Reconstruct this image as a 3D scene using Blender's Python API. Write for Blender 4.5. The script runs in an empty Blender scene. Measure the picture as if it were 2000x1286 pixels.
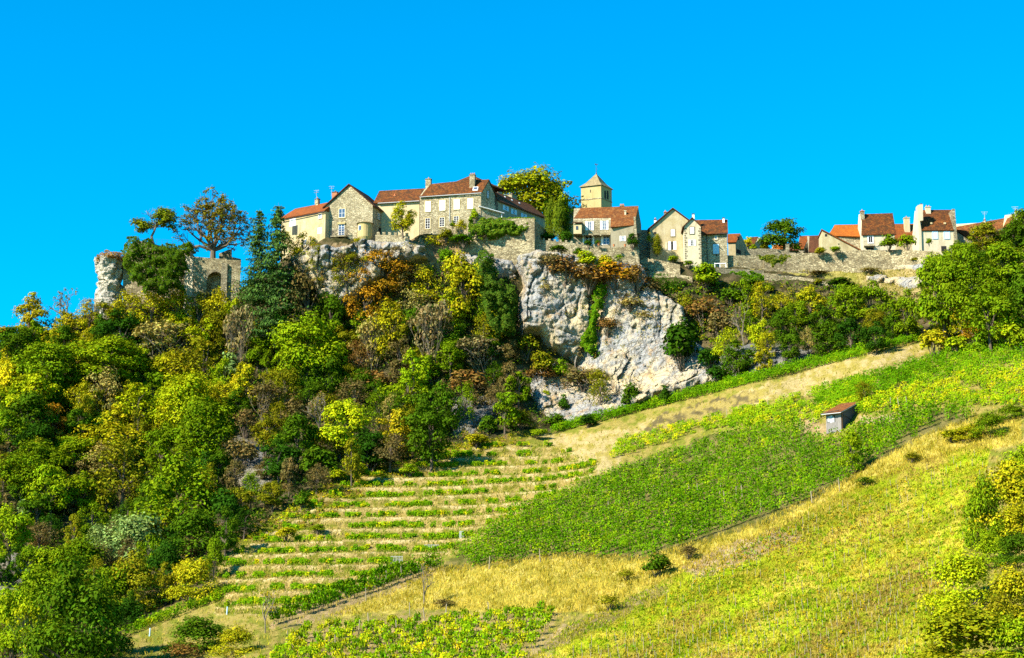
import bpy, math, random
import numpy as np
from mathutils import Vector, noise as mnoise

# ------------------------------------------------------------------ camera, light, exposure
scene = bpy.context.scene
FPX, PITCH = 3500.0, math.radians(11.5)          # focal length in photo pixels (photo 2000 wide), upward tilt
cd = bpy.data.cameras.new('camera')
cam = bpy.data.objects.new('camera', cd)
scene.collection.objects.link(cam)
cam.rotation_euler = (math.pi / 2 + PITCH, 0, 0)
cd.sensor_fit = 'HORIZONTAL'; cd.sensor_width = 36.0; cd.lens = FPX / 2000 * 36.0
cd.clip_start = 0.5; cd.clip_end = 9000
scene.camera = cam

SUN_AZ, SUN_EL = math.radians(56), math.radians(37)      # azimuth left of straight behind the camera
to_sun = Vector((-math.sin(SUN_AZ) * math.cos(SUN_EL), -math.cos(SUN_AZ) * math.cos(SUN_EL), math.sin(SUN_EL)))
world = bpy.data.worlds.new('World'); scene.world = world; world.use_nodes = True
wn = world.node_tree; wn.nodes.clear()
sky = wn.nodes.new('ShaderNodeTexSky'); sky.sky_type = 'NISHITA'; sky.sun_disc = False
sky.sun_elevation = SUN_EL; sky.sun_rotation = math.atan2(to_sun.x, to_sun.y)
sky.altitude = 400; sky.air_density = 1.0; sky.dust_density = 0.2; sky.ozone_density = 3.0
hs = wn.nodes.new('ShaderNodeHueSaturation'); hs.inputs['Saturation'].default_value = 2.4; hs.inputs['Value'].default_value = 1.0
mul = wn.nodes.new('ShaderNodeMix'); mul.data_type = 'RGBA'; mul.blend_type = 'MULTIPLY'; mul.inputs[0].default_value = 1.0
mul.inputs[7].default_value = (1.0, 2.06, 1.75, 1)
bg = wn.nodes.new('ShaderNodeBackground'); bg.inputs[1].default_value = 0.055
wo = wn.nodes.new('ShaderNodeOutputWorld')
wn.links.new(sky.outputs[0], hs.inputs['Color']); wn.links.new(hs.outputs[0], mul.inputs[6]); wn.links.new(mul.outputs[2], bg.inputs[0]); wn.links.new(bg.outputs[0], wo.inputs[0])

sl = bpy.data.lights.new('sun', 'SUN'); sl.energy = 5.0; sl.angle = math.radians(0.5); sl.color = (1.0, 0.90, 0.74)
so = bpy.data.objects.new('sun', sl); scene.collection.objects.link(so)
so.rotation_euler = (-to_sun).to_track_quat('-Z', 'Y').to_euler()
so.location = (-150, -50, 300)
scene.view_settings.view_transform = 'Standard'; scene.view_settings.look = 'None'
scene.view_settings.exposure = 1.45; scene.view_settings.gamma = 1.0
scene.view_settings.use_curve_mapping = False
scene.cycles.max_bounces = 5; scene.cycles.diffuse_bounces = 2; scene.cycles.transmission_bounces = 3
scene.cycles.use_denoising = False

COL = scene.collection
CP, SP = math.cos(PITCH), math.sin(PITCH)

# ------------------------------------------------------------------ from photograph to place
def ray(px, py):
    dx = (np.asarray(px, float) - 1000) / FPX; dy = (643 - np.asarray(py, float)) / FPX
    k = CP - dy * SP
    return dx / k, (SP + dy * CP) / k
def P(px, py, D):
    rx, rz = ray(px, py)
    return Vector((float(D * rx), float(D), float(D * rz)))
def PA(px, py, D):
    rx, rz = ray(px, py)
    return np.stack([D * rx, D + 0 * rx, D * rz], -1)

def vnoise(x, y, seed=0):
    x = np.asarray(x, float); y = np.asarray(y, float)
    xi = np.floor(x).astype(np.int64); yi = np.floor(y).astype(np.int64)
    fx = x - xi; fy = y - yi; fx = fx * fx * (3 - 2 * fx); fy = fy * fy * (3 - 2 * fy)
    def h(a, b):
        n = (a * 374761393 + b * 668265263 + seed * 974634777) & 0xffffffff
        n = ((n ^ (n >> 13)) * 1274126177) & 0xffffffff
        return ((n ^ (n >> 16)) & 0xffff) / 65535.0
    return (h(xi, yi) * (1 - fx) + h(xi + 1, yi) * fx) * (1 - fy) + (h(xi, yi + 1) * (1 - fx) + h(xi + 1, yi + 1) * fx) * fy
def fbm(x, y, seed=0, o=4):
    s = 0; a = 0.5; t = 0
    for i in range(o):
        s = s + a * vnoise(x * 2 ** i, y * 2 ** i, seed + i); t += a; a *= 0.5
    return s / t
def inpoly(px, py, poly):
    px = np.asarray(px, float); py = np.asarray(py, float)
    r = np.zeros(px.shape, bool); n = len(poly)
    for i in range(n):
        x0, y0 = poly[i]; x1, y1 = poly[(i + 1) % n]
        if y0 == y1: continue
        c = ((y0 > py) != (y1 > py)) & (px < (x1 - x0) * (py - y0) / (y1 - y0) + x0)
        r ^= c
    return r
def edgedist(px, py, poly):
    d = np.full(np.shape(px), 1e9); n = len(poly)
    for i in range(n):
        x0, y0 = poly[i]; x1, y1 = poly[(i + 1) % n]
        ex, ey = x1 - x0, y1 - y0
        t = np.clip(((px - x0) * ex + (py - y0) * ey) / (ex * ex + ey * ey), 0, 1)
        d = np.minimum(d, np.hypot(px - x0 - t * ex, py - y0 - t * ey))
    return d

# distance (metres along +Y) of the ground seen at points of the photograph
CTRL = np.array([
 # village edge
 (560,500,357),(640,466,351.5),(735,466,352),(830,462,350),(930,470,348),(1040,500,346),(1170,500,347),(1250,515,348),(1340,522,346),(1420,522,348),
 (1530,520,351),(1690,532,346),(1820,518,336),(1900,470,322),(2000,420,310),(2420,300,290),
 # left skyline
 (-420,720,352),(0,660,358),(100,640,361),(190,600,363),(300,575,362),(420,570,360),(500,550,358),
 # wooded slope
 (-420,1000,300),(0,800,338),(0,950,318),(0,1120,290),(0,1286,240),(200,750,347),(200,900,331),(200,1050,308),(200,1200,262),(150,1290,215),
 (350,800,346),(350,950,320),(330,1080,288),(500,700,352),(500,850,333),(650,600,352),(650,800,338),(850,600,348),(850,760,337),(960,650,344),(600,940,303),
 (430,1090,270),(860,870,322),(1060,845,327),
 # cliff
 (1100,832,331),(1240,792,330),(1400,747,324),(1560,708,315),(1250,600,343),(1350,600,341),(1500,600,338),(1650,600,334),(1780,590,326),(1650,690,308),(1790,657,299),
 # right hill
 (1810,690,288),(1900,672,277),(2000,650,270),(2000,550,287),(1900,560,300),(2420,600,240),
 # vineyards
 (420,1190,248),(520,1230,222),(500,1290,200),(700,1130,248),(850,1100,254),(860,980,286),(1000,990,276),(1150,920,288),(1250,860,306),(1500,780,290),
 (1700,730,276),(1250,1150,214),(1000,1290,189),(1100,1210,206),(1300,1000,248),(1500,1000,232),(1500,1290,176),(1500,1150,201),(1640,840,258),(1850,810,246),(2000,780,240),
 (1750,1000,215),(2000,900,214),(2000,1100,182),(1800,1290,166),(2000,1290,158),(2420,900,190),(2420,1290,135),
 (-420,1500,200),(200,1500,172),(1000,1500,145),(1700,1500,125),(2420,1500,105)], float)
_k = 1000.0
def _phi(a, b):
    return np.sqrt(((a[:, None, :] - b[None, :, :]) ** 2).sum(-1) + 0.0009)
_X = CTRL[:, :2] / _k; _n = len(_X)
_M = np.zeros((_n + 3, _n + 3)); _M[:_n, :_n] = _phi(_X, _X) ; _M[:_n, _n] = 1; _M[:_n, _n + 1:] = _X; _M[_n, :_n] = 1; _M[_n + 1:, :_n] = _X.T
_W = np.linalg.solve(_M, np.concatenate([CTRL[:, 2], np.zeros(3)]))
def DG(px, py):
    q = np.stack([np.asarray(px, float).ravel(), np.asarray(py, float).ravel()], -1) / _k
    out = np.empty(len(q))
    for i in range(0, len(q), 40000):
        c = q[i:i + 40000]
        out[i:i + 40000] = _phi(c, _X) @ _W[:_n] + _W[_n] + c @ _W[_n + 1:]
    return out.reshape(np.shape(px))

TERRACE = [(425,1105),(560,1008),(680,940),(830,892),(960,868),(1080,872),(1172,905),(1150,932),(1000,1012),(850,1092),(700,1140),(560,1200),(420,1200)]
TH = 2.25
def terrace_g(f):
    return np.where(f < 0.6, 0.22 * f / 0.6, 0.22 + 0.78 * (f - 0.6) / 0.4)
def GP(px, py):
    """the ground at photo points, terraces included (array n,3)"""
    px = np.asarray(px, float); py = np.asarray(py, float)
    p = PA(px, py, DG(px, py))
    m = np.where(inpoly(px, py, TERRACE), np.clip(edgedist(px, py, TERRACE) / 18, 0, 1), 0)
    if np.any(m > 0):
        zz = p[..., 2] / TH + 0.5 * (fbm(p[..., 0] * .05, p[..., 1] * .05, 77, 2) - .5); k = np.floor(zz)
        p[..., 2] += m * TH * (terrace_g(zz - k) - (zz - k))
    return p

# ------------------------------------------------------------------ mesh helpers
class MB:
    def __init__(s): s.v = []; s.f = []
    def add(s, vs, fs):
        b = len(s.v); s.v += [tuple(v) for v in vs]; s.f += [tuple(b + i for i in f) for f in fs]
    def hexa(s, c):   # 8 corners: bottom 0-3 ring, top 4-7 ring
        s.add(c, [(0,3,2,1),(4,5,6,7),(0,1,5,4),(1,2,6,5),(2,3,7,6),(3,0,4,7)])
    def prism(s, ring, off):
        n = len(ring); ring = [Vector(p) for p in ring]; off = Vector(off)
        s.add(ring + [p + off for p in ring], [tuple(range(n))[::-1], tuple(range(n, 2 * n))] + [(i, (i + 1) % n, n + (i + 1) % n, n + i) for i in range(n)])
    def box(s, x0, x1, y0, y1, z0, z1):
        s.hexa([(x0,y0,z0),(x1,y0,z0),(x1,y1,z0),(x0,y1,z0),(x0,y0,z1),(x1,y0,z1),(x1,y1,z1),(x0,y1,z1)])
    def tube(s, p0, p1, r0, r1, n=6, cap=False):
        p0 = Vector(p0); p1 = Vector(p1); d = p1 - p0
        if d.length < 1e-6: return
        d.normalize(); a = d.orthogonal().normalized(); b = d.cross(a)
        vs = []
        for p, r in ((p0, r0), (p1, r1)):
            for i in range(n):
                t = 2 * math.pi * i / n; vs.append(p + (a * math.cos(t) + b * math.sin(t)) * r)
        fs = [(i, (i + 1) % n, n + (i + 1) % n, n + i) for i in range(n)]
        if cap: fs += [tuple(range(n))[::-1], tuple(range(n, 2 * n))]
        s.add(vs, fs)
    def mesh(s, name, mat=None, org=(0, 0, 0), smooth=False):
        m = bpy.data.meshes.new(name)
        o = Vector(org)
        m.from_pydata([tuple(Vector(v) - o) for v in s.v], [], s.f)
        import bmesh
        bm = bmesh.new(); bm.from_mesh(m); bmesh.ops.recalc_face_normals(bm, faces=bm.faces); bm.to_mesh(m); bm.free()
        if mat: m.materials.append(mat)
        if smooth: m.polygons.foreach_set('use_smooth', [True] * len(m.polygons))
        return m

def link(name, data, parent=None, loc=None):
    o = bpy.data.objects.new(name, data); COL.objects.link(o)
    if parent: o.parent = parent
    if loc is not None: o.location = loc
    return o
def tag(o, label=None, cat=None, group=None, kind=None):
    if label: o['label'] = label
    if cat: o['category'] = cat
    if group: o['group'] = group
    if kind: o['kind'] = kind
    return o
def thing(name, label, cat, loc=(0, 0, 0), group=None):
    return tag(link(name, None, None, loc), label, cat, group)

def quadmesh(name, V, mat, tint=None, tri=False):
    V = np.asarray(V, np.float32).reshape(-1, 3); k = 3 if tri else 4; n = len(V) // k
    m = bpy.data.meshes.new(name)
    m.vertices.add(len(V)); m.vertices.foreach_set('co', V.ravel())
    m.loops.add(n * k); m.loops.foreach_set('vertex_index', np.arange(n * k, dtype=np.int32))
    m.polygons.add(n); m.polygons.foreach_set('loop_start', np.arange(0, n * k, k, dtype=np.int32))
    if tint is not None:
        a = m.color_attributes.new('tint', 'FLOAT_COLOR', 'POINT'); a.data.foreach_set('color', np.asarray(tint, np.float32).ravel())
    m.update(calc_edges=True); m.materials.append(mat)
    return m
def gridmesh(name, pts, mask, mat, col=None, smooth=True):
    """pts (r,c,3); mask (r,c) keeps faces whose four corners are kept"""
    r, c = pts.shape[:2]; idx = np.arange(r * c).reshape(r, c)
    q = np.stack([idx[:-1, :-1], idx[:-1, 1:], idx[1:, 1:], idx[1:, :-1]], -1)
    if mask is not None:
        q = q[(mask[:-1, :-1] & mask[:-1, 1:] & mask[1:, 1:] & mask[1:, :-1])]
    q = q.reshape(-1, 4)
    used = np.unique(q); re = np.full(r * c, -1); re[used] = np.arange(len(used)); q = re[q]
    V = pts.reshape(-1, 3)[used].astype(np.float32)
    m = bpy.data.meshes.new(name); n = len(q)
    m.vertices.add(len(V)); m.vertices.foreach_set('co', V.ravel())
    m.loops.add(4 * n); m.loops.foreach_set('vertex_index', q.ravel().astype(np.int32))
    m.polygons.add(n); m.polygons.foreach_set('loop_start', np.arange(0, 4 * n, 4, dtype=np.int32))
    if smooth: m.polygons.foreach_set('use_smooth', np.ones(n, bool))
    if col is not None:
        a = m.color_attributes.new('tint', 'FLOAT_COLOR', 'POINT'); a.data.foreach_set('color', col.reshape(-1, 4)[used].astype(np.float32).ravel())
    m.update(calc_edges=True); m.materials.append(mat)
    return m

# ------------------------------------------------------------------ materials
GA = 0.74
def gs(*cs): return [tuple(x * GA for x in c) for c in cs]
class NT:
    def __init__(s, name):
        s.m = bpy.data.materials.new(name); s.m.use_nodes = True; s.t = s.m.node_tree; s.t.nodes.clear()
        s.out = s.t.nodes.new('ShaderNodeOutputMaterial')
    def n(s, typ, **kw):
        nd = s.t.nodes.new('ShaderNode' + typ)
        for k, v in kw.items():
            if k.startswith('_'): setattr(nd, k[1:], v)
            else:
                key = k.replace('__', ' ')
                sock = nd.inputs[int(key[1:])] if key[0] == 'i' and key[1:].isdigit() else nd.inputs[key]
                s.set(sock, v)
        return nd
    def set(s, sock, v):
        if hasattr(v, 'is_output') or isinstance(v, bpy.types.NodeSocket): s.t.links.new(v, sock)
        elif isinstance(v, tuple) and len(v) == 3 and sock.type == 'RGBA': sock.default_value = v + (1,)
        else: sock.default_value = v
    def coord(s, sc=(1, 1, 1)):
        tc = s.n('TexCoord'); mp = s.n('Mapping', Vector=tc.outputs['Object'], Scale=sc); return mp.outputs[0]
    def noise(s, v, scale, detail=4, rough=.55):
        return s.n('TexNoise', Vector=v, Scale=scale, Detail=detail, Roughness=rough).outputs[0]
    def ramp(s, fac, stops):
        r = s.n('ValToRGB', Fac=fac); e = r.color_ramp.elements
        while len(e) < len(stops): e.new(0.5)
        for i, (p, c) in enumerate(stops): e[i].position = p; e[i].color = tuple(c) + (1,)
        return r.outputs[0]
    def mix(s, fac, a, b, mode='MIX'):
        nd = s.n('Mix', _data_type='RGBA', _blend_type=mode)
        s.set(nd.inputs[0], fac); s.set(nd.inputs[6], a); s.set(nd.inputs[7], b); return nd.outputs[2]
    def math(s, op, a, b=0.0):
        nd = s.n('Math', _operation=op); s.set(nd.inputs[0], a); s.set(nd.inputs[1], b); return nd.outputs[0]
    def bump(s, h, st=.5, dist=.1):
        return s.n('Bump', Height=h, Strength=st, Distance=dist).outputs[0]
    def pbr(s, col, rough=.9, normal=None, spec=.2, metal=0.0):
        b = s.n('BsdfPrincipled', Roughness=rough, Metallic=metal); s.set(b.inputs['Base Color'], col)
        b.inputs['Specular IOR Level'].default_value = spec
        if normal is not None: s.t.links.new(normal, b.inputs['Normal'])
        s.t.links.new(b.outputs[0], s.out.inputs[0]); return s.m

def m_leaf(name, trans=.17):
    k = NT(name); at = k.n('Attribute', _attribute_name='tint'); oi = k.n('ObjectInfo')
    c = k.mix(1.0, at.outputs['Color'], oi.outputs['Color'], 'MULTIPLY')
    d = k.n('BsdfDiffuse', Color=c); t = k.n('BsdfTranslucent', Color=k.mix(1.0, c, (1.25, 1.2, .6), 'MULTIPLY'))
    mx = k.n('MixShader', Fac=trans, i1=d.outputs[0], i2=t.outputs[0]); k.t.links.new(mx.outputs[0], k.out.inputs[0]); return k.m
def m_rubble(name, base, dark, light, scale=2.6, mortar=.6):
    base, dark, light = gs(base, dark, light)
    k = NT(name); v = k.coord((1, 1, 1.7))
    w = k.n('TexNoise', Vector=v, Scale=2.0, Detail=2.0); v2 = k.mix(.12, v, w.outputs[1])
    vo = k.n('TexVoronoi', Vector=v2, Scale=scale); sep = k.n('SeparateColor', Color=vo.outputs['Color'])
    c = k.ramp(sep.outputs[0], [(0, dark), (.45, base), (1, light)])
    ve = k.n('TexVoronoi', _feature='DISTANCE_TO_EDGE', Vector=v2, Scale=scale)
    e = k.ramp(ve.outputs['Distance'], [(0, (0, 0, 0)), (.09, (1, 1, 1))])
    c = k.mix(k.math('MULTIPLY', k.math('SUBTRACT', 1.0, e), mortar), c, tuple(.55 * x for x in dark))
    big = k.noise(k.coord(), .35, 5, .65)
    c = k.mix(k.ramp(big, [(.42, (0, 0, 0)), (.68, (.75, .75, .75))]), c, tuple(.8 * x for x in dark))
    h = k.math('ADD', e, k.math('MULTIPLY', k.noise(v, 9, 4), .7))
    return k.pbr(c, .95, k.bump(h, .8, .12))
def m_plaster(name, base, stain, light):
    base, stain, light = gs(base, stain, light)
    k = NT(name); v = k.coord()
    c = k.mix(k.ramp(k.noise(v, .55, 6, .7), [(.38, (0, 0, 0)), (.62, (1, 1, 1))]), base, light)
    st = k.noise(k.coord((1.2, 1.2, .22)), 1.1, 5, .7)
    c = k.mix(k.ramp(st, [(.5, (0, 0, 0)), (.74, (.85, .85, .85))]), c, stain)
    c = k.mix(k.ramp(k.noise(v, 5, 4, .7), [(.5, (0, 0, 0)), (.8, (.6, .6, .6))]), c, stain)
    return k.pbr(c, .93, k.bump(k.noise(v, 6, 5), .4, .06))
def m_tile(name, a, b, c3, moss):
    a, b, c3, moss = gs(a, b, c3, moss)
    k = NT(name); v = k.coord(); vo = k.n('TexVoronoi', Vector=v, Scale=4.2); sep = k.n('SeparateColor', Color=vo.outputs['Color'])
    c = k.ramp(sep.outputs[0], [(0, a), (.5, b), (1, c3)])
    c = k.mix(k.ramp(k.noise(v, 1.0, 6, .75), [(.44, (0, 0, 0)), (.62, (.9, .9, .9))]), c, moss)
    sx = k.n('SeparateXYZ', Vector=v); 
    wv = k.math('FRACT', k.math('MULTIPLY', sx.outputs[2], 4.5))
    sp = k.noise(v, 7, 3, .8); c = k.mix(k.ramp(sp, [(.58, (0, 0, 0)), (.74, (.8, .8, .8))]), c, tuple(1.6 * x for x in b))
    return k.pbr(c, .9, k.bump(k.math('ADD', wv, k.math('MULTIPLY', sep.outputs[1], .8)), .7, .08))
def m_plain(name, col, rough=.7, vary=.25, spec=.3, metal=0.0):
    k = NT(name); v = k.coord()
    c = k.mix(k.math('MULTIPLY', k.noise(v, 3, 5, .7), vary * 2), col, tuple(x * .55 for x in col))
    return k.pbr(c, rough, None, spec, metal)
def m_wood(name, col):
    col, = gs(col)
    k = NT(name); v = k.coord((7, 7, .6))
    c = k.mix(k.ramp(k.noise(v, 2.5, 5, .7), [(.35, (0, 0, 0)), (.7, (1, 1, 1))]), col, tuple(x * .5 for x in col))
    return k.pbr(c, .9)
def m_bark(name, col):
    k = NT(name); v = k.coord((1, 1, .3)); h = k.noise(v, 6, 4, .7)
    c = k.mix(h, tuple(x * .5 for x in col), tuple(min(1, x * 1.5) for x in col)); return k.pbr(c, .95)
def m_rock(name, cream, grey, rust, dark):
    cream, grey, rust, dark = gs(cream, grey, rust, dark)
    k = NT(name); v = k.coord()
    w = k.n('TexNoise', Vector=v, Scale=.5, Detail=3.0); vw = k.mix(.25, v, w.outputs[1])
    c = k.mix(k.ramp(k.noise(v, .13, 6, .65), [(.42, (0, 0, 0)), (.54, (1, 1, 1))]), cream, grey)
    c = k.mix(k.ramp(k.noise(v, .30, 7, .75), [(.53, (0, 0, 0)), (.66, (.9, .9, .9))]), c, rust)
    st = k.noise(k.coord((.8, .8, .09)), 1.0, 7, .75)                 # water streaks down the face
    c = k.mix(k.ramp(st, [(.50, (0, 0, 0)), (.62, (.8, .8, .8))]), c, tuple(x * .62 for x in grey))
    st2 = k.noise(k.coord((1.4, 1.4, .12)), 1.0, 6, .75)
    c = k.mix(k.ramp(st2, [(.56, (0, 0, 0)), (.66, (.8, .8, .8))]), c, tuple(min(.8, x * 1.35) for x in cream))
    cr = k.n('TexVoronoi', _feature='DISTANCE_TO_EDGE', Vector=k.n('Mapping', Vector=vw, Scale=(1, 1, .45)).outputs[0], Scale=.55)
    ck = k.n('TexVoronoi', _feature='DISTANCE_TO_EDGE', Vector=vw, Scale=1.5)
    gate = k.ramp(k.noise(v, .35, 4, .6), [(.45, (0, 0, 0)), (.6, (1, 1, 1))])
    e1 = k.ramp(cr.outputs[0], [(0, (1, 1, 1)), (.045, (0, 0, 0))]); e2 = k.math('MULTIPLY', k.ramp(ck.outputs[0], [(0, (1, 1, 1)), (.09, (0, 0, 0))]), gate)
    crack = k.math('MAXIMUM', k.math('MULTIPLY', e1, .7), e2)
    c = k.mix(k.math('MULTIPLY', crack, .6), c, dark)
    fine = k.noise(v, 1.9, 9, .8)
    c = k.mix(k.ramp(fine, [(.27, (.9, .9, .9)), (.43, (0, 0, 0))]), c, dark)
    c = k.mix(k.ramp(k.noise(v, 3.6, 6, .8), [(.55, (0, 0, 0)), (.72, (.8, .8, .8))]), c, tuple(min(.85, x * 1.45) for x in cream))
    h = k.math('ADD', k.noise(v, 1.3, 10, .8), k.math('MULTIPLY', k.noise(k.coord((.6, .6, 2.4)), 1.0, 7, .75), .8))
    h = k.math('SUBTRACT', h, k.math('MULTIPLY', crack, .5))
    return k.pbr(c, .95, k.bump(h, .9, .6))

M = {}
M['leaf'] = m_leaf('leaf'); M['needle'] = m_leaf('needle', .12); M['grass'] = m_leaf('grass_blade', .35)
M['bark'] = m_bark('bark', (.11, .085, .06)); M['palebark'] = m_bark('pale_bark', (.17, .14, .10))
M['rubble'] = m_rubble('rubble_stone', (.40, .34, .21), (.21, .18, .115), (.56, .49, .32))
M['rubble_warm'] = m_rubble('warm_rubble_stone', (.56, .48, .295), (.33, .275, .16), (.70, .62, .41), 2.4, .6)
M['rubble_grey'] = m_rubble('grey_rubble_stone', (.46, .385, .22), (.22, .18, .10), (.66, .57, .35), 2.2)
M['ashlar'] = m_plaster('smooth_stone', (.52, .41, .17), (.36, .28, .13), (.58, .47, .22))
M['plaster'] = m_plaster('old_plaster', (.50, .405, .21), (.30, .235, .12), (.60, .52, .32))
M['plaster_pale'] = m_plaster('pale_plaster', (.62, .50, .27), (.45, .35, .18), (.68, .57, .34))
M['plaster_white'] = m_plaster('cream_render', (.66, .57, .38), (.48, .39, .24), (.72, .64, .46))
M['plaster_grey'] = m_plaster('grey_render', (.36, .31, .20), (.22, .18, .11), (.42, .37, .25))
M['tile_red'] = m_tile('red_tiles', (.20, .050, .010), (.27, .072, .012), (.32, .10, .018), (.17, .055, .014))
M['tile_mot'] = m_tile('mottled_tiles', (.075, .024, .009), (.155, .046, .010), (.27, .095, .016), (.060, .030, .010))
M['tile_org'] = m_tile('orange_tiles', (.34, .085, .008), (.42, .115, .010), (.48, .15, .014), (.33, .09, .012))
M['tile_brn'] = m_tile('brown_tiles', (.085, .030, .014), (.125, .046, .02), (.17, .07, .026), (.08, .034, .013))
M['tile_mix'] = m_tile('weathered_tiles', (.13, .042, .012), (.25, .075, .012), (.31, .15, .045), (.12, .045, .015))
M['stone_roof'] = m_tile('stone_slates', (.24, .19, .10), (.34, .27, .14), (.42, .34, .18), (.25, .21, .10))
M['moss_roof'] = m_tile('mossy_slates', (.22, .20, .11), (.30, .25, .14), (.36, .32, .20), (.24, .26, .08))
M['white'] = m_plain('white_paint', (.80, .80, .80), .6, .06); M['blue'] = m_plain('pale_blue_paint', (.40, .60, .76), .6, .1)
M['blind'] = m_plain('green_blind', (.09, .14, .10), .6, .2); M['iron'] = m_plain('dark_iron', (.05, .045, .04), .5)
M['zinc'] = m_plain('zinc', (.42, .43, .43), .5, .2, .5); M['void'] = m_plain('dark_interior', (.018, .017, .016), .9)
k = NT('window_glass'); M['glass'] = k.pbr((.05, .08, .13), .08, None, .8)
M['wood'] = m_wood('grey_boards', (.34, .32, .30)); M['wood_shade'] = m_wood('shaded_boards', (.13, .15, .17)); M['woodbrn'] = m_wood('brown_post', (.24, .14, .07))  # the shed side wall's shade is put into its darker boards
M['pole'] = m_wood('weathered_stake', (.46, .38, .26)); M['polegrey'] = m_plain('galvanised_stake', (.40, .44, .46), .5, .2)
M['terracotta'] = m_plain('terracotta', (.50, .17, .06), .8); M['brick'] = m_plain('brick_red', (.40, .16, .08), .9)
M['rock'] = m_rock('limestone', (.70, .575, .345), (.39, .40, .40), (.46, .28, .10), (.055, .045, .03))
M['rockwhite'] = m_rock('white_limestone', (.86, .78, .58), (.60, .56, .46), (.32, .23, .12), (.08, .065, .05))
M['rockgrey_shade'] = m_rock('shaded_grey_limestone', (.32, .29, .20), (.20, .205, .20), (.19, .14, .07), (.035, .03, .025))  # grey stone, with the shade over its outcrops put into the dark tones
k = NT('ground_cover'); at = k.n('Attribute', _attribute_name='tint'); v = k.coord()
at = k.n('Mix', _data_type='RGBA', _blend_type='MULTIPLY', i0=1.0, i6=at.outputs['Color'], i7=(GA, GA, GA)); at.outputs[0].name; 
class _A: outputs = {'Color': at.outputs[2]}
at = _A
c = k.mix(k.ramp(k.noise(v, 1.3, 6, .75), [(.38, (0, 0, 0)), (.66, (.8, .8, .8))]), at.outputs['Color'], k.mix(1.0, at.outputs['Color'], (.5, .5, .45), 'MULTIPLY'))
c = k.mix(k.ramp(k.noise(v, 5.5, 4, .8), [(.5, (0, 0, 0)), (.8, (.6, .6, .6))]), c, k.mix(1.0, at.outputs['Color'], (1.5, 1.45, 1.2), 'MULTIPLY'))
M['ground'] = k.pbr(c, 1.0, k.bump(k.noise(v, 2.5, 7, .75), .9, .35), .05)
M['valley'] = m_plain('valley_grass', (.14, .16, .04), 1.0, .5)

PAL = dict(deep=(.022,.066,.004), dark=(.052,.108,.004), mid=(.108,.178,.004), bright=(.178,.262,.005), lime=(.275,.335,.006), yellow=(.340,.330,.008),
  gold=(.290,.250,.008), orange=(.310,.165,.010), rust=(.165,.095,.022), olive=(.155,.160,.006), oliveyel=(.275,.268,.007), tan=(.260,.220,.055), silver=(.160,.240,.060),
  twig=(.200,.165,.065), cedar=(.056,.120,.022), cypress=(.105,.150,.008), ivy=(.070,.155,.004), darkivy=(.030,.078,.004), brown=(.125,.100,.030), lemon=(.500,.450,.010))
# ------------------------------------------------------------------ the ground
rs = np.random.default_rng(5)
TOP = np.array([(-420,720),(0,668),(100,640),(180,612),(260,592),(360,578),(470,565),(540,522),(560,502),(640,466),(730,470),(800,470),(830,458),(930,465),(945,482),(1045,502),
  (1060,492),(1175,502),(1250,517),(1330,517),(1345,524),(1421,524),(1500,526),(1600,529),(1690,533),(1760,523),(1830,516),(1870,492),(1900,472),(1950,450),(2000,427),(2100,392),(2420,300)], float)
cols = np.concatenate([np.linspace(-420, -64, 16), np.arange(-60, 2061, 4.0), np.linspace(2065, 2420, 16)])
topy = np.interp(cols, TOP[:, 0], TOP[:, 1])
s1 = np.linspace(0, 1, 265); s2 = np.linspace(0, 1, 16)[1:]
rowsy = np.concatenate([topy[None] + s1[:, None] * (1315 - topy[None]), 1315 + s2[:, None] * 185 + 0 * topy[None]], 0)
PXg = np.broadcast_to(cols[None], rowsy.shape); PYg = rowsy
g = GP(PXg, PYg)
FIELD = [(120,1300),(160,1286),(420,1135),(425,1095),(560,1003),(650,945),(850,880),(1060,842),(1100,838),(1400,745),(1600,705),(1800,658),(1850,690),(2000,655),(2500,600),(2500,1900),(60,1900)]
infield = inpoly(PXg, PYg, FIELD)
nb = fbm(g[..., 0] * .12, g[..., 2] * .12 + g[..., 1] * .1, 3, 4) - .5
ns = fbm(g[..., 0] * .9, g[..., 1] * .9, 9, 3) - .5
g[..., 2] += np.where(infield, .35 * ns, 1.6 * nb + .6 * ns)
def C(r, gg, b): return np.array([r, gg, b])
jx = PXg + 22 * (fbm(PXg * .05, PYg * .05, 21, 3) - .5) + 8 * (fbm(PXg * .25, PYg * .25, 22, 2) - .5)
jy = PYg + 16 * (fbm(PXg * .05, PYg * .05, 31, 3) - .5) + 8 * (fbm(PXg * .25, PYg * .25, 32, 2) - .5)
colr = np.empty(PXg.shape + (3,)); 
nA = fbm(PXg * .03, PYg * .05, 41, 4); nB = fbm(PXg * .09, PYg * .14, 42, 4)
def lerp(a, b, t): return a + (b - a) * np.clip(t, 0, 1)[..., None]
colr[:] = lerp(C(.06, .058, .022), C(.16, .125, .065), (nB - .47) * 5)
def region(poly, c0, c1, n=None, lo=.42, k=6):
    m = inpoly(jx, jy, poly); t = ((nB if n is None else n) - lo) * k
    colr[m] = lerp(c0, c1, t)[m]
PATH = [(1040,852),(1120,846),(1200,838),(1300,816),(1450,766),(1620,712),(1800,668),(1812,702),(1700,738),(1560,775),(1400,806),(1275,842),(1225,872),(1215,905),(1165,930),(1135,902),(1095,872)]
DRY = [(640,1205),(860,1108),(1100,1080),(1260,1088),(1480,1022),(1650,936),(1790,856),(1900,812),(1995,815),(1995,868),(1800,905),(1500,1045),(1300,1135),(1180,1195),(1090,1200),(1000,1195),(800,1192)]
YOUNG = [(1000,1320),(1110,1222),(1300,1132),(1480,1048),(1700,935),(1900,868),(1935,870),(1900,1000),(1870,1100),(1880,1320)]
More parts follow.
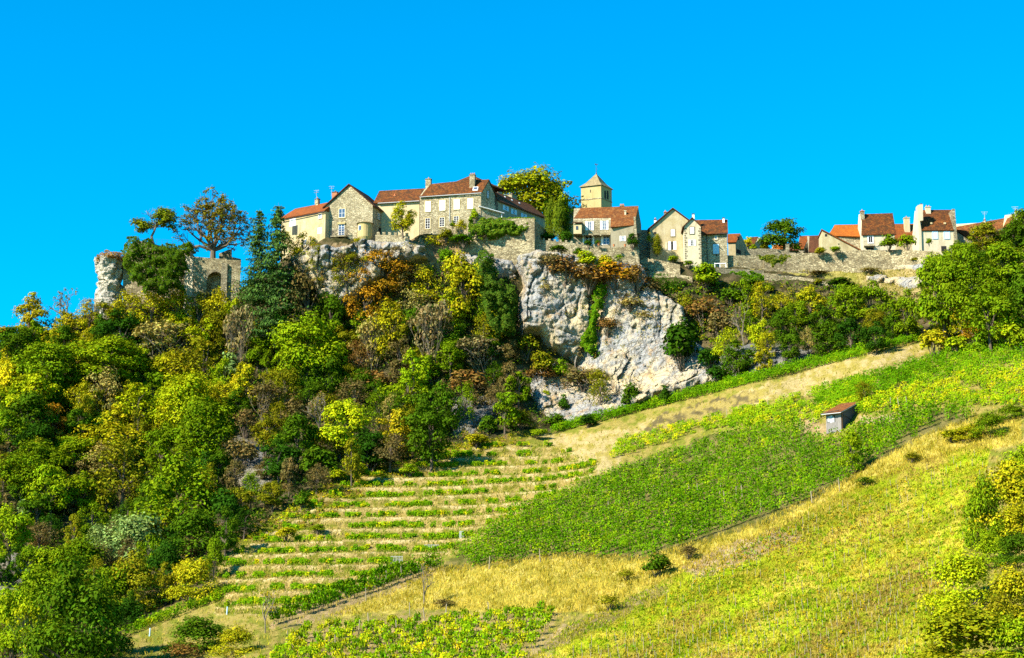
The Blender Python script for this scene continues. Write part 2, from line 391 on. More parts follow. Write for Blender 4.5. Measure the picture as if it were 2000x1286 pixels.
GREENSLOPE = [(440,1068),(600,962),(700,915),(870,868),(1050,842),(1020,866),(900,888),(760,930),(660,1000),(520,1052)]
BLOCK = [(850,1112),(1000,1012),(1168,928),(1400,845),(1560,838),(1600,862),(1655,862),(1690,826),(1850,800),(1905,815),(1800,850),(1650,945),(1480,1030),(1260,1095),(1100,1088),(870,1118)]
UPPER = [(1205,868),(1400,808),(1560,778),(1700,742),(1815,706),(1990,662),(2200,640),(2200,790),(1990,796),(1850,790),(1690,808),(1610,800),(1560,822),(1400,834),(1290,868),(1200,892)]
STRIP = [(1068,852),(1095,838),(1400,746),(1600,704),(1795,655),(1800,672),(1620,715),(1450,768),(1300,818),(1180,845)]
LOWROW = [(520,1228),(560,1192),(700,1140),(850,1090),(870,1112),(760,1160),(640,1205),(560,1232)]
NEAR = [(470,1320),(600,1238),(690,1215),(800,1198),(1090,1198),(1000,1320)]
region(FIELD, C(.38, .31, .08), C(.22, .24, .03))
region(DRY, C(.60, .50, .11), C(.42, .36, .05), nB, .4, 8)
region(YOUNG, C(.36, .42, .012), C(.52, .43, .06), nA, .52, 8)
region([(1330,1112),(1400,1072),(1520,1032),(1570,1055),(1430,1108),(1360,1130)], C(.50, .38, .22), C(.40, .29, .14))
region([(1010,1290),(1060,1240),(1200,1180),(1290,1140),(1310,1150),(1200,1210),(1100,1260),(1050,1300)], C(.47, .36, .17), C(.34, .28, .08))
region(TERRACE, C(.50, .40, .15), C(.24, .26, .03), nB, .46, 8)
region(UPPER, C(.34, .28, .07), C(.22, .23, .035))
region(BLOCK, C(.22, .19, .06), C(.12, .13, .025))
region(NEAR, C(.42, .31, .13), C(.30, .25, .07)); region(LOWROW, C(.42, .31, .15), C(.3, .25, .08))
region(GREENSLOPE, C(.17, .18, .02), C(.29, .20, .04), nB, .5, 7)
region(PATH, C(.54, .43, .19), C(.40, .33, .08), nB, .45, 7)
region([(1585,815),(1615,830),(1610,850),(1560,840)], C(.52, .38, .2), C(.4, .3, .14)); region([(1675,815),(1760,808),(1760,822),(1680,830)], C(.52, .40, .21), C(.42, .32, .14))
region([(1300,806),(1400,778),(1480,762),(1490,780),(1400,808),(1320,832),(1270,848),(1260,836)], C(.16,.13,.06), C(.40,.32,.10), nB, .42, 7)
region([(1620,745),(1720,715),(1800,690),(1805,700),(1720,735),(1640,760)], C(.30,.27,.06), C(.48,.36,.13), nB, .45, 6)
region([(1410,515),(1560,530),(1690,560),(1800,575),(1800,540),(1690,530),(1500,520)], C(.42, .36, .11), C(.30, .29, .06))
region([(1690,500),(1840,500),(1830,600),(1780,600),(1690,560)], C(.44, .34, .15), C(.34, .28, .09))
region([(640,480),(830,470),(1000,480),(1000,520),(860,540),(800,525),(700,560)], C(.42, .31, .17), C(.30, .2, .1))
region([(780,500),(830,505),(820,520),(770,522)], C(.42, .17, .06), C(.42, .3, .16))
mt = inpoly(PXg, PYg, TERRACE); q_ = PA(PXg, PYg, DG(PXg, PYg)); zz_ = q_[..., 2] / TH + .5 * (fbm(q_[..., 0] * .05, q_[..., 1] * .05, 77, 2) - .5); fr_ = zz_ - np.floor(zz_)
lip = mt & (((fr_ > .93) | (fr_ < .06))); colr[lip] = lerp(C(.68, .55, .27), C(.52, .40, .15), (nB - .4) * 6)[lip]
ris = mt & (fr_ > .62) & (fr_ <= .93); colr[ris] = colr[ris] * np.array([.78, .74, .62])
# faint bands along the rows of the young vineyard
my = inpoly(jx, jy, YOUNG); bd = fbm((PXg * .39 + PYg * .92) * .035, (PXg - PYg * .4) * .004, 55, 3); colr[my] = (colr * (.72 + .62 * np.clip((bd - .3) * 2.4, 0, 1))[..., None])[my]
# plateau behind the edge, foot of the slope towards the valley
edge = g[0]
back = [edge + np.array([0, d, dz]) for d, dz in ((900, 10), (300, 2), (90, 0), (25, 0), (6, -.1))]
foot = [g[-1] * np.array([1, .8, 1]) + np.array([0, 0, -10]), g[-1] * np.array([1, .5, 1]) + np.array([0, 0, -22])]
allp = np.concatenate([np.stack(back), g, np.stack(foot)], 0)
cb = np.broadcast_to(C(.2, .17, .07), (len(back),) + colr.shape[1:]); cf = np.broadcast_to(C(.2, .2, .05), (2,) + colr.shape[1:])
allc = np.concatenate([cb, colr, cf], 0); allc = np.concatenate([allc, np.ones(allc.shape[:2] + (1,))], -1)
def side_ext(a, offs): return np.concatenate([a[:, :1] + np.array(o_)[None, None] for o_ in offs[0]] + [a] + [a[:, -1:] + np.array(o_)[None, None] for o_ in offs[1]], 1)
allp = side_ext(allp, (((-700, 60, -30), (-250, 20, -12), (-70, 5, -4)), ((70, -5, 1), (250, -20, -6), (700, -60, -30)))); allc = side_ext(allc, (((0,) * 4,) * 3, ((0,) * 4,) * 3))
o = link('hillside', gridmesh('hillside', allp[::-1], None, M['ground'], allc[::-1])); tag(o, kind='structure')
mb = MB(); mb.add([(-6000, -3000, -24), (6000, -3000, -24), (6000, 8000, -24), (-6000, 8000, -24)], [(0, 1, 2, 3)])
tag(link('valley_floor', mb.mesh('valley_floor', M['valley'])), kind='structure')

# ------------------------------------------------------------------ cliffs and outcrops
CLIFFS = []
def cliff(name, poly, bulge, amp, mat, seed, step=2.2, block=3.0, strata=.5, fall=26, lean=0.0, groove=None):
    xs = [p[0] for p in poly]; ys = [p[1] for p in poly]
    gx = np.arange(min(xs) - step, max(xs) + step, step); gy = np.arange(min(ys) - step, max(ys) + step, step)
    X, Y = np.meshgrid(gx, gy)
    jx = X + 9 * (fbm(X * .08, Y * .08, seed, 3) - .5); jy = Y + 9 * (fbm(X * .08, Y * .08, seed + 5, 3) - .5)
    m = inpoly(jx, jy, poly)
    ed = np.where(m, edgedist(jx, jy, poly), 0); f = np.clip(ed / fall, 0, 1); f = f * (2 - f)
    p = PA(X, Y, DG(X, Y)); d = np.zeros(X.shape)
    for (i, j) in zip(*np.nonzero(m)):
        q = Vector(p[i, j]); q2 = Vector((q.x + 31 * seed, q.y, q.z))
        wob = mnoise.noise_vector(q2 * .25) * 1.6
        dist, pts = mnoise.voronoi((q2 + wob) / block)
        r = pts[0]; cell = mnoise.cell(r * 7.3 + Vector((seed, 0, 0)))
        tilt = (q2.x / block - r.x) * mnoise.cell(r * 3.1) * .5 + (q2.z / block - r.z) * (.25 + .4 * mnoise.cell(r * 5.7))
        n1 = mnoise.fractal(q2 * .09, 1.0, 2.0, 5); n2 = mnoise.ridged_multi_fractal(q2 * .33, 1.0, 2.1, 4, 1.0, 2.0)
        st = mnoise.noise(Vector((q2.x * .05, q2.y * .05, q2.z * .9 + q2.x * .12))) 
        n3 = mnoise.fractal(q2 * .9, .8, 2.1, 4)
        d[i, j] = amp * (1.15 * n1 + .40 * cell + .75 * tilt + .10 * (n2 - 1.0) + .5 * strata * st + .26 * n3 + .10 * abs(mnoise.noise(q2 * 1.7)) - (.85 * math.exp(-(mnoise.noise(Vector((q2.x * .22, q2.y * .2, q2.z * .05))) / .03) ** 2) + .45 * math.exp(-(mnoise.noise(Vector((q2.x * .05, q2.y * .1, q2.z * .30 + q2.x * .09))) / .03) ** 2)) * min(1, max(0, .5 + 2.2 * mnoise.noise(q2 * .13 + Vector((9, 9, 9))))) + .10 * mnoise.noise(Vector((q2.x * 1.2, q2.y, q2.z * .35))) - .30 * max(0, .12 - (dist[1] - dist[0])) * 6)
    if groove:
        gd = edgedist(X, Y, groove + groove[-2:0:-1]); d = d - 2.6 * np.exp(-(gd / 11) ** 2); d = d + .9 * np.where(X > np.interp(Y, [q[1] for q in groove], [q[0] for q in groove]), .35, 0)
    dep = f * bulge + (.35 + .65 * f) * d - (1 - f) * 1.4
    p[..., 1] -= dep; p[..., 0] += .35 * d * np.clip(ed / 8, 0, 1); p[..., 2] -= .15 * d * np.clip(ed / 8, 0, 1) + lean * dep
    o = link(name, gridmesh(name, p[::-1], m[::-1], mat, None, False)); tag(o, kind='structure')
    CLIFFS.append((poly, bulge)); return o
BIG = [(1012,500),(1050,488),(1110,496),(1180,508),(1252,520),(1268,552),(1300,582),(1330,600),(1350,660),(1400,700),(1420,735),(1400,752),(1330,770),(1270,785),(1240,800),(1205,790),(1185,752),(1140,735),(1110,705),(1080,690),(1050,660),(1015,660),(1008,600),(1020,560),(1006,520)]
cliff('cliff', BIG, 4.6, 1.5, M['rock'], 1, 1.9, 9.0, fall=15, groove=[(1178,548),(1172,600),(1162,650),(1146,700),(1138,735)])
cliff('cliff', [(1180,705),(1150,735),(1130,735),(1085,700),(1035,725),(1030,760),(1045,800),(1080,832),(1110,838),(1160,822),(1240,800),(1290,775),(1240,735)], 2.2, 1.2, M['rock'], 3, 2.2, 3.4)
cliff('cliff', [(560,500),(600,480),(640,476),(655,480),(682,478),(692,470),(705,464),(735,468),(800,470),(835,478),(838,512),(800,520),(760,528),(742,560),(700,590),(660,612),(620,580),(585,540)], 3.6, 1.6, M['rock'], 4, 2.0, 2.2, .3, 16)
cliff('rock_outcrop', [(875,775),(930,765),(985,770),(1000,800),(960,830),(930,855),(885,860),(872,830)], 2.5, 1.1, M['rockgrey_shade'], 5, 2.4, 2.0)
cliff('cliff', [(1400,690),(1440,670),(1490,665),(1545,672),(1595,680),(1590,706),(1540,722),(1480,735),(1405,752),(1395,720)], 3.0, 1.1, M['rockgrey_shade'], 6, 2.4, 2.4)
cliff('rock_outcrop', [(-40,1060),(40,1075),(90,1100),(60,1140),(20,1165),(-40,1190)], 2.5, 1.1, M['rockgrey_shade'], 7, 2.6, 2.0)
cliff('rock_outcrop', [(420,850),(470,840),(520,870),(560,920),(520,960),(470,960),(430,920)], 2.0, 1.0, M['rockgrey_shade'], 8, 2.6, 2.0)
cliff('rock_outcrop', [(1685,512),(1730,506),(1790,508),(1830,516),(1822,530),(1760,530),(1690,532)], 1.0, .8, M['rock'], 9, 2.2, 1.3, .3, 8)
cliff('rock_outcrop', [(1690,536),(1760,540),(1822,538),(1815,560),(1780,566),(1740,556),(1690,552)], 1.4, 1.0, M['rock'], 10, 2.2, 1.5, .3, 8)
cliff('rock_outcrop', [(880,486),(940,488),(1010,500),(1012,545),(960,560),(900,540)], 1.5, .9, M['rock'], 11, 2.3, 2.0)
def surfD(px, py):
    d = float(DG(np.array([px]), np.array([py]))[0])
    for poly, b in CLIFFS:
        if inpoly(np.array([px]), np.array([py]), poly)[0]: return d - b * min(1, float(edgedist(np.array([px]), np.array([py]), poly)[0]) / 26)
    return d
# free-standing rock pillar at the end of the ridge
def pillar():
    n, r = 64, 60; v = []; f = []
    prof = [(0,512,.86),(.05,506,.98),(.18,514,1.04),(.38,533,.98),(.47,545,.86),(.50,548,.80),(.56,553,.86),(.8,576,.90),(1.0,602,1.0),(1.15,630,1.1)]
    base = P(214, 550, 362)
    for i in range(r + 1):
        t = 1.15 * i / r; py = np.interp(t, [q[0] for q in prof], [q[1] for q in prof]); sc = np.interp(t, [q[0] for q in prof], [q[2] for q in prof])
        c = P(213 + 2 * math.sin(t * 4), py, 362)
        for j in range(n):
            a = 2 * math.pi * j / n; q = Vector((math.cos(a), math.sin(a), 0)) * 2.75 * sc; q.y *= 1.2
            w = c + q; k = w * .55; cel = mnoise.cell(mnoise.voronoi(w / 1.5)[1][0] * 5)
            dd = .5 * mnoise.fractal(k, 1, 2, 5) + .28 * cel + .25 * mnoise.noise(Vector((w.x * .2, w.y * .2, w.z * 2.2)))
            v.append(w + q.normalized() * dd)
    top = P(213, 505, 362)
    for i in range(r):
        for j in range(n): f.append((i * n + j, i * n + (j + 1) % n, (i + 1) * n + (j + 1) % n, (i + 1) * n + j))
    v.append(top); f += [(j, (j + 1) % n, len(v) - 1) for j in range(n)]
    mb = MB(); mb.add(v, f); o = link('rock_pillar', mb.mesh('rock_pillar', M['rockwhite'])); tag(o, kind='structure')
pillar()
# ------------------------------------------------------------------ buildings
class Face:
    """a vertical wall face: O origin, E along it, N outward; boxes are given in (e, z, n)"""
    def __init__(s, O, E, N): s.O, s.E, s.N = O, E, N
    def pt(s, e, z, n): return s.O + s.E * e + s.N * n + Vector((0, 0, z))
    def box(s, mb, e0, e1, z0, z1, n0, n1):
        mb.hexa([s.pt(e0,z0,n0), s.pt(e1,z0,n0), s.pt(e1,z0,n1), s.pt(e0,z0,n1), s.pt(e0,z1,n0), s.pt(e1,z1,n0), s.pt(e1,z1,n1), s.pt(e0,z1,n1)])
class H:
    def __init__(s, name, label, cat, xl, Dl, th, depth, vth=None, pyr=455, group=None):
        a = P(xl, pyr, Dl); s.A = Vector((a.x, a.y, 0)); t = math.radians(th); s.U = Vector((math.cos(t), math.sin(t), 0))
        vt = t + math.pi / 2 if vth is None else math.radians(vth); s.V = Vector((math.cos(vt), math.sin(vt), 0)); s.d = depth; s.pyr = pyr
        s.org = Vector((a.x, a.y, a.z)); s.root = thing(name, label, cat, s.org, group)
    def pt(s, u, v, z): return s.A + s.U * u + s.V * v + Vector((0, 0, z))
    def hit(s, px, py, v=0.0):
        rx, rz = ray(px, py); O = s.A + s.V * v; N = Vector((-s.U.y, s.U.x, 0)); r = Vector((float(rx), 1, float(rz)))
        t = O.dot(N) / r.dot(N); w = r * t; q = Vector((w.x - O.x, w.y - O.y, 0)); return q.dot(s.U), w.z
    def hits(s, px, py, u):
        rx, rz = ray(px, py); O = s.A + s.U * u; N = Vector((s.V.y, -s.V.x, 0)); r = Vector((float(rx), 1, float(rz)))
        t = O.dot(N) / r.dot(N); w = r * t; q = Vector((w.x - O.x, w.y - O.y, 0)); return q.dot(s.V), w.z
    def face(s, v=0.0):
        return Face(s.A + s.V * v, s.U, Vector((s.U.y, -s.U.x, 0)))
    def side(s, u):
        return Face(s.A + s.U * u, s.V, Vector((s.V.y, -s.V.x, 0)))
    def obj(s, name, mb, mat, parent=None):
        o = link(name, mb.mesh(name, mat, s.org), parent or s.root); return o
    def wall(s, mat, w, zb, ze, ridge='U', zr=None, u0=0.0, v0=0.0, ze2=None, d=None, ur=None, name='wall'):
        d = s.d if d is None else d; ze2 = ze if ze2 is None else ze2; mb = MB()
        if ridge == 'U':
            ring = [(v0, zb), (v0 + d, zb), (v0 + d, ze2)] + ([(v0 + d / 2, zr)] if zr else []) + [(v0, ze)]
            mb.prism([s.pt(u0, v, z) for v, z in ring], s.U * (w - u0))
        else:
            ring = [(u0, zb), (w, zb), (w, ze2)] + ([((u0 + w) / 2 if ur is None else ur, zr)] if zr else []) + [(u0, ze)]
            mb.prism([s.pt(u, v0, z) for u, z in ring], s.V * d)
        return s.obj(name, mb, mat)
    def wallpoly(s, mat, pts, v=0.0, d=3.0, name='wall'):
        mb = MB(); mb.prism([s.pt(*((lambda q: (q[0], v, q[1]))(s.hit(px, py, v)))) for px, py in pts], s.V * d); return s.obj(name, mb, mat)
    def slope(s, mb, pts, e, r, th=.2):
        """roof slope: the photo polygon PTS cast on the tilted plane through (v,z)=e at the eave and (v,z)=r at the ridge"""
        p0 = s.pt(0, e[0], e[1]); n = (s.U).cross(s.pt(0, r[0], r[1]) - p0).normalized()
        if n.z < 0: n = -n
        ring = []
        for px, py in pts:
            rx, rz = ray(px, py); rr = Vector((float(rx), 1, float(rz))); ring.append(rr * (p0.dot(n) / rr.dot(n)))
        mb.prism(ring, n * -th); return ring
    def roof_u(s, mat, pts, e, r, back=True, name='roof', zback=None):
        mb = MB(); ring = s.slope(mb, pts, e, r)
        if back:
            top = sorted(ring, key=lambda p: -p.z)[:2]; vb = 2 * r[0] - e[0]; off = s.V * (vb - r[0]) + Vector((0, 0, e[1] - r[1]))
            q = [top[0], top[1], top[1] + off, top[0] + off]; mb.prism(q, Vector((0, 0, -.2)))
        return s.obj(name, mb, mat)
    def roof_v(s, mat, ul, ur, zl, zr_, um, zt, v0, v1, th=.22, name='roof'):
        mb = MB()
        for a, za in ((ul, zl), (ur, zr_)):
            mb.prism([s.pt(a, v0, za), s.pt(um, v0, zt), s.pt(um, v1, zt), s.pt(a, v1, za)], Vector((0, 0, -th)))
        return s.obj(name, mb, mat)
    def hip(s, mat, u0, u1, v0, v1, ze, ur0, ur1, vr, zr, name='roof'):
        mb = MB(); b = [s.pt(u0,v0,ze-.18), s.pt(u1,v0,ze-.18), s.pt(u1,v1,ze-.18), s.pt(u0,v1,ze-.18)]; t = [p + Vector((0,0,.18)) for p in b]
        R0 = s.pt(ur0, vr, zr); R1 = s.pt(ur1, vr, zr)
        mb.add(b + t + [R0, R1], [(0,3,2,1),(0,1,5,4),(1,2,6,5),(2,3,7,6),(3,0,4,7),(4,5,9,8),(6,7,8,9),(5,6,9),(7,4,8)]); return s.obj(name, mb, mat)
    def rect(s, px0, py0, px1, py1, v=0.0, u=None):
        if u is None:
            a = s.hit(px0, py0, v); b = s.hit(px1, py1, v); return s.face(v), a[0], b[0], b[1], a[1]
        a = s.hits(px0, py0, u); b = s.hits(px1, py1, u); return s.side(u), a[0], b[0], b[1], a[1]
    def window(s, px0, py0, px1, py1, v=0.0, u=None, bars=(1, 2), shut=None, sw=.75, mat='white', glass='glass', sur=None, name='window', arch=False):
        f, e0, e1, z0, z1 = s.rect(px0, py0, px1, py1, v, u); b = .055; mb = MB()
        f.box(mb, e0, e0 + b, z0, z1, -.03, .05); f.box(mb, e1 - b, e1, z0, z1, -.03, .05)
        f.box(mb, e0 + b, e1 - b, z0, z0 + b, -.03, .05); f.box(mb, e0 + b, e1 - b, z1 - b, z1, -.03, .05)
        for i in range(bars[0]):
            c = e0 + (e1 - e0) * (i + 1) / (bars[0] + 1); f.box(mb, c - .03, c + .03, z0 + b, z1 - b, -.02, .04)
        for i in range(bars[1]):
            c = z0 + (z1 - z0) * (i + 1) / (bars[1] + 1); f.box(mb, e0 + b, e1 - b, c - .022, c + .022, -.02, .035)
        o = s.obj(name, mb, M[mat]); mb = MB(); f.box(mb, e0 + .03, e1 - .03, z0 + .03, z1 - .03, -.05, .012); s.obj('pane', mb, M[glass], o)
        if sur:
            mb = MB(); w = .18
            f.box(mb, e0 - w, e0 - .01, z0 - w, z1 + w, -.05, .07); f.box(mb, e1 + .01, e1 + w, z0 - w, z1 + w, -.05, .07)
            f.box(mb, e0 - .01, e1 + .01, z1 + .01, z1 + w, -.05, .075); f.box(mb, e0 - .01, e1 + .01, z0 - w, z0 - .01, -.05, .11)
            s.obj('surround', mb, M[sur], o)
        if shut:
            W = (e1 - e0) * sw
            for a, bb in ((e0 - W - .02, e0 - .02), (e1 + .02, e1 + W + .02)): s.shutter(f, a, bb, z0 - .05, z1 + .03, shut)
        return o
    def shutter(s, f, a, b, z0, z1, mat):
        mb = MB(); f.box(mb, a, b, z0, z1, .01, .07)
        for zz in (z0 + .18 * (z1 - z0), z0 + .78 * (z1 - z0)): f.box(mb, a + .03, b - .03, zz, zz + .09, .07, .095)
        return s.obj('shutter', mb, M[mat])
    def closed(s, px0, py0, px1, py1, v=0.0, u=None, mat='white', sur='ashlar'):
        f, e0, e1, z0, z1 = s.rect(px0, py0, px1, py1, v, u); m = (e0 + e1) / 2
        if sur:
            mb = MB(); w = .16
            f.box(mb, e0 - w, e0 - .01, z0 - w, z1 + w, -.05, .05); f.box(mb, e1 + .01, e1 + w, z0 - w, z1 + w, -.05, .05)
            f.box(mb, e0 - .01, e1 + .01, z1 + .01, z1 + w, -.05, .055); f.box(mb, e0 - .01, e1 + .01, z0 - w, z0 - .01, -.05, .10)
            s.obj('window_surround', mb, M[sur])
        s.shutter(f, e0, m - .015, z0, z1, mat); s.shutter(f, m + .015, e1, z0, z1, mat)
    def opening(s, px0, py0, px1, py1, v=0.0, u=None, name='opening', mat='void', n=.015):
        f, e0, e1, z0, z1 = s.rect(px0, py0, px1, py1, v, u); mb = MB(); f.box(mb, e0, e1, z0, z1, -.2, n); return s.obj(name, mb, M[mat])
    def chimney(s, px0, py0, px1, py1, v, d=.8, mat='rubble_warm', cap='rubble', pots=1, pot='terracotta', extra=1.2):
        f = s.face(v); a = s.hit(px0, py0, v); b = s.hit(px1, py1, v); e0, e1, z0, z1 = a[0], b[0], b[1] - extra, a[1]; mb = MB()
        ch = .14; f.box(mb, e0, e1, z0, z1 - ch - .1, 0, -d); o = s.obj('chimney', mb, M[mat]); mb = MB()
        f.box(mb, e0 - .08, e1 + .08, z1 - ch - .1, z1 - .1, .08, -d - .08); s.obj('chimney_cap', mb, M[cap], o)
        for i in range(pots):
            mb = MB(); c = f.pt(e0 + (e1 - e0) * (i + .5) / pots, z1 - .1, -d / 2); mb.tube(c, c + Vector((0, 0, .38)), .13, .10, 8, True); s.obj('chimney_pot', mb, M[pot], o)
        return o
    def antenna(s, px, pyb, pyt, v):
        u, zb = s.hit(px, pyb, v); _, zt = s.hit(px, pyt, v); mb = MB(); a = s.pt(u, v, zb - .6); b = s.pt(u, v, zt); mb.tube(a, b, .035, .03, 5, True)
        for i, (dz, L) in enumerate(((.1, 1.2), (.5, .9), (.5, .6))):
            c = b - Vector((0, 0, dz)); mb.tube(c - s.U * L / 2 + Vector((0, 0, .1)), c + s.U * L / 2, .025, .025, 4, True)
            for j in range(5):
                q = c + s.U * (L * (j / 4 - .5)); mb.tube(q - s.V * .3 + Vector((0, 0, .05)), q + s.V * .3 + Vector((0, 0, .05)), .015, .015, 4, True)
        return s.obj('antenna', mb, M['zinc'])
    def gutter(s, p0, p1, v, pipe=None, mat='zinc', r=.09):
        a = s.hit(*p0, v); b = s.hit(*p1, v); mb = MB(); mb.tube(s.pt(a[0], v, a[1]), s.pt(b[0], v, b[1]), r, r, 6, True); s.obj('gutter', mb, M[mat])
        if pipe:
            x, y0, y1, vv = pipe; a = s.hit(x, y0, vv); b = s.hit(x, y1, vv); mb = MB(); mb.tube(s.pt(a[0], vv, a[1]), s.pt(a[0], vv, b[1]), .07, .07, 6, True); s.obj('downpipe', mb, M[mat])

# --- red-roofed wing on the end of the gabled house
h = H('house_wing', 'cream rendered house wing with bright red hipped roof beside the big stone gable', 'house', 549, 358.6, -34, 7.0)
w, _ = h.hit(636, 412); ze = (h.hit(549, 430)[1] + h.hit(634, 412)[1]) / 2; _, zr = h.hit(610, 401.5, 3.5); ur0 = h.hit(577, 407, 3.5)[0]
h.wall(M['plaster'], w, ze - 14, ze); h.hip(M['tile_red'], -.35, w, -.35, 7.35, ze + .1, ur0, w, 3.5, zr)
h.chimney(615, 388, 621, 402, 3.2, .6, 'rubble_warm', 'iron'); h.antenna(618, 388, 372, 3.0)
h.window(623, 419, 628.5, 426, bars=(1, 1), sur='plaster_white'); h.closed(620.5, 446, 628.5, 456, sur=None); h.window(571, 442, 581, 458, bars=(3, 0), mat='blind', glass='void')
h.window(592, 469, 599, 478.5, bars=(1, 1)); f, e0, e1, z0, z1 = h.rect(566, 427, 577, 441); mb = MB(); f.box(mb, e0, e1, z0, z1, -.1, .02); h.obj('render_patch', mb, M['white'])
h.gutter((549, 431.5), (634, 413.5), -.4, None, 'iron')
# --- the big stone gable
h = H('gabled_house', 'tall rubble stone house with a wide plain gable above the jagged rock', 'house', 634, 353.2, -13, 8.0, 70)
w = h.hit(727.6, 430)[0]; zl = h.hit(634, 405)[1]; zr_ = h.hit(728, 401)[1]; um, zt = h.hit(682.5, 362.5); zb = h.hit(680, 475)[1] - 3
h.wall(M['rubble_warm'], w, zb, zl, 'V', zt, ze2=zr_, ur=um); sl_ = (zt - zr_) / (w - um)
h.roof_v(M['tile_brn'], -.45, w + .5, zl - .1, zr_ - .5 * sl_ + .25, um, zt + .32, -.35, 9.4)
h.window(662, 408.5, 674, 425, bars=(1, 1), sur='ashlar')
dr = h.window(661.5, 439, 672.5, 461.5, bars=(1, 4), name='french_window'); 
f, e0, e1, z0, z1 = h.rect(659.5, 435.5, 674.5, 438); mb = MB(); f.box(mb, e0, e1, z0, z1, -.05, .22); h.obj('lintel', mb, M['ashlar'])
f, e0, e1, z0, z1 = h.rect(650, 452, 680, 462.5); mb = MB(); f.box(mb, e0, e1, z0 - .25, z0, 0, 1.4); bal = h.obj('balcony', mb, M['rubble']); mb = MB()
for i in range(17):
    e = e0 + (e1 - e0) * i / 16; mb.tube(f.pt(e, z0, 1.05), f.pt(e, z1, 1.05), .03, .03, 4)
for n in range(5):
    for e in (e0, e1): mb.tube(f.pt(e, z0, .2 * n + .1), f.pt(e, z1, .2 * n + .1), .02, .02, 4)
f.box(mb, e0, e1, z1 - .03, z1 + .03, 1.02, 1.08); f.box(mb, e0 - .02, e0 + .02, z1 - .03, z1 + .03, 0, 1.02); f.box(mb, e1 - .02, e1 + .02, z1 - .03, z1 + .03, 0, 1.02); h.obj('railing', mb, M['iron'], bal)
for e in (e0 + .5, e1 - .5): mb = MB(); f.box(mb, e - .15, e + .15, z0 - .75, z0 - .253, 0, .7); h.obj('bracket', mb, M['rubble'], bal)
# round turret
f, e0, e1, z0, z1 = h.rect(699.5, 439, 727, 464); c = f.pt((e0 + e1) / 2, 0, 0); rad = (e1 - e0) / 2; mb = MB()
def drum(mb, c, r0, r1, za, zb_, n=20): mb.tube(c + Vector((0, 0, za)), c + Vector((0, 0, zb_)), r0, r1, n, True)
drum(mb, c, rad, rad, z0, z1); drum(mb, c, rad * .55, rad, z0 - 1.5, z0 - .02); tu = h.obj('turret', mb, M['ashlar']); mb = MB(); drum(mb, c, rad + .28, .05, z1 + .01, h.hit(712, 432)[1]); h.obj('turret_roof', mb, M['stone_roof'], tu)
mb = MB(); fr = Face(c + h.face().N * (rad * .96), h.U, h.face().N); ez = h.hit(706, 449)[1]; fr.box(mb, -.95, -.25, ez - .5, ez + .5, -.45, -.02); wn_ = h.obj('window_frame', mb, M['white'], tu); mb = MB(); fr.box(mb, -.88, -.32, ez - .43, ez + .43, -.4, 0.0); h.obj('window_pane', mb, M['glass'], tu)
for a, b, c_, d_ in ((737, 416, 741, 430), (746.5, 422, 750, 436.5), (754.5, 430, 757, 441)): h.window(a, b, c_, d_, u=w, bars=(1, 2), sur='plaster_grey')
h.opening(739.5, 443.5, 744, 457, u=w, name='doorway')
h.chimney(648.5, 374, 658, 389, 4.5, 1.1, 'brick', 'iron'); h.antenna(647.5, 378, 364, 4.5)
# --- long house: rear part and main part
h = H('long_house', 'long pale house with brown mossy hipped roof joining the shuttered stone house', 'house', 733, 355.2, -11, 8.0)
w = h.hit(819, 420)[0]; ze = h.hit(780, 394.8)[1]; zr = h.hit(785, 370.7, 4)[1]
h.wall(M['plaster_pale'], w, ze - 9, ze); h.hip(M['tile_mot'], -.4, w + .2, -.4, 8.4, ze, h.hit(741, 374.4, 4)[0], w + 3, 4, zr)
h.chimney(769, 381, 772, 391, 1.6, .4, 'plaster_white', 'terracotta', 1, extra=.8); h.gutter((738, 397.5), (819, 392.8), -.45)
h = H('shuttered_house', 'stone house with four closed white shutters in a row and a mottled orange brown roof', 'house', 819.5, 350.8, -12.8, 7.0, 52)
w = h.hit(939.4, 405)[0]; ze = (h.hit(820, 383.5)[1] + h.hit(939, 376)[1]) / 2; d = h.hits(968.3, 390, w)[0]; h.d = d; v_, zr = h.hits(954.7, 352.5, w); zr = (zr + h.hit(860, 358.5, d / 2)[1]) / 2
h.wall(M['rubble_warm'], w, ze - 9, ze, 'U', zr - .15); h.roof_u(M['tile_mot'], [(817.5, 384.5), (941, 375.5), (955.5, 350.5), (887, 355), (840.5, 360), (824, 381)], (-.3, ze), (d / 2, zr))
u0 = h.hit(886, 355, d / 2)[0]; u1 = h.hit(937, 353, d / 2)[0]; zt = h.hit(911, 344, d / 2 + 1.6)[1]
h.hip(M['tile_mot'], u0, u1, d / 2 - .1, d / 2 + 9, zr - .05, (u0 + u1) / 2 - .3, (u0 + u1) / 2 + .3, d / 2 + 1.6, zt, 'raised_roof')
for a in ((830.5, 394.5, 841, 413.5), (858.6, 392, 869.6, 411), (886.6, 390, 897.4, 408.8), (913, 388.4, 924, 407.8)): h.closed(*a)
for a in ((831, 427, 840, 447), (858.5, 425.5, 868, 443), (886.2, 423, 896.2, 438)): h.window(*a, bars=(1, 3), sur='ashlar', mat='white', glass='void', name='french_window')
h.chimney(831, 348.5, 841, 368, d / 2 - .2, .9); h.chimney(917, 340, 927, 362, d / 2 - 1.5, 1.0, pots=3)
f = h.slope(MB(), [(923, 372.6), (924.5, 366.2), (934, 366), (933, 372.2)], (-.3, ze + .06), (d / 2, zr + .06)); mb = MB(); mb.prism(f, Vector((0, 0, .1))); sk = h.obj('skylight', mb, M['white']); mb = MB(); cc = sum(f, Vector()) / 4; mb.prism([cc + (q - cc) * .72 + Vector((0, 0, .02)) for q in f], Vector((0, 0, .1))); h.obj('pane', mb, M['glass'], sk)
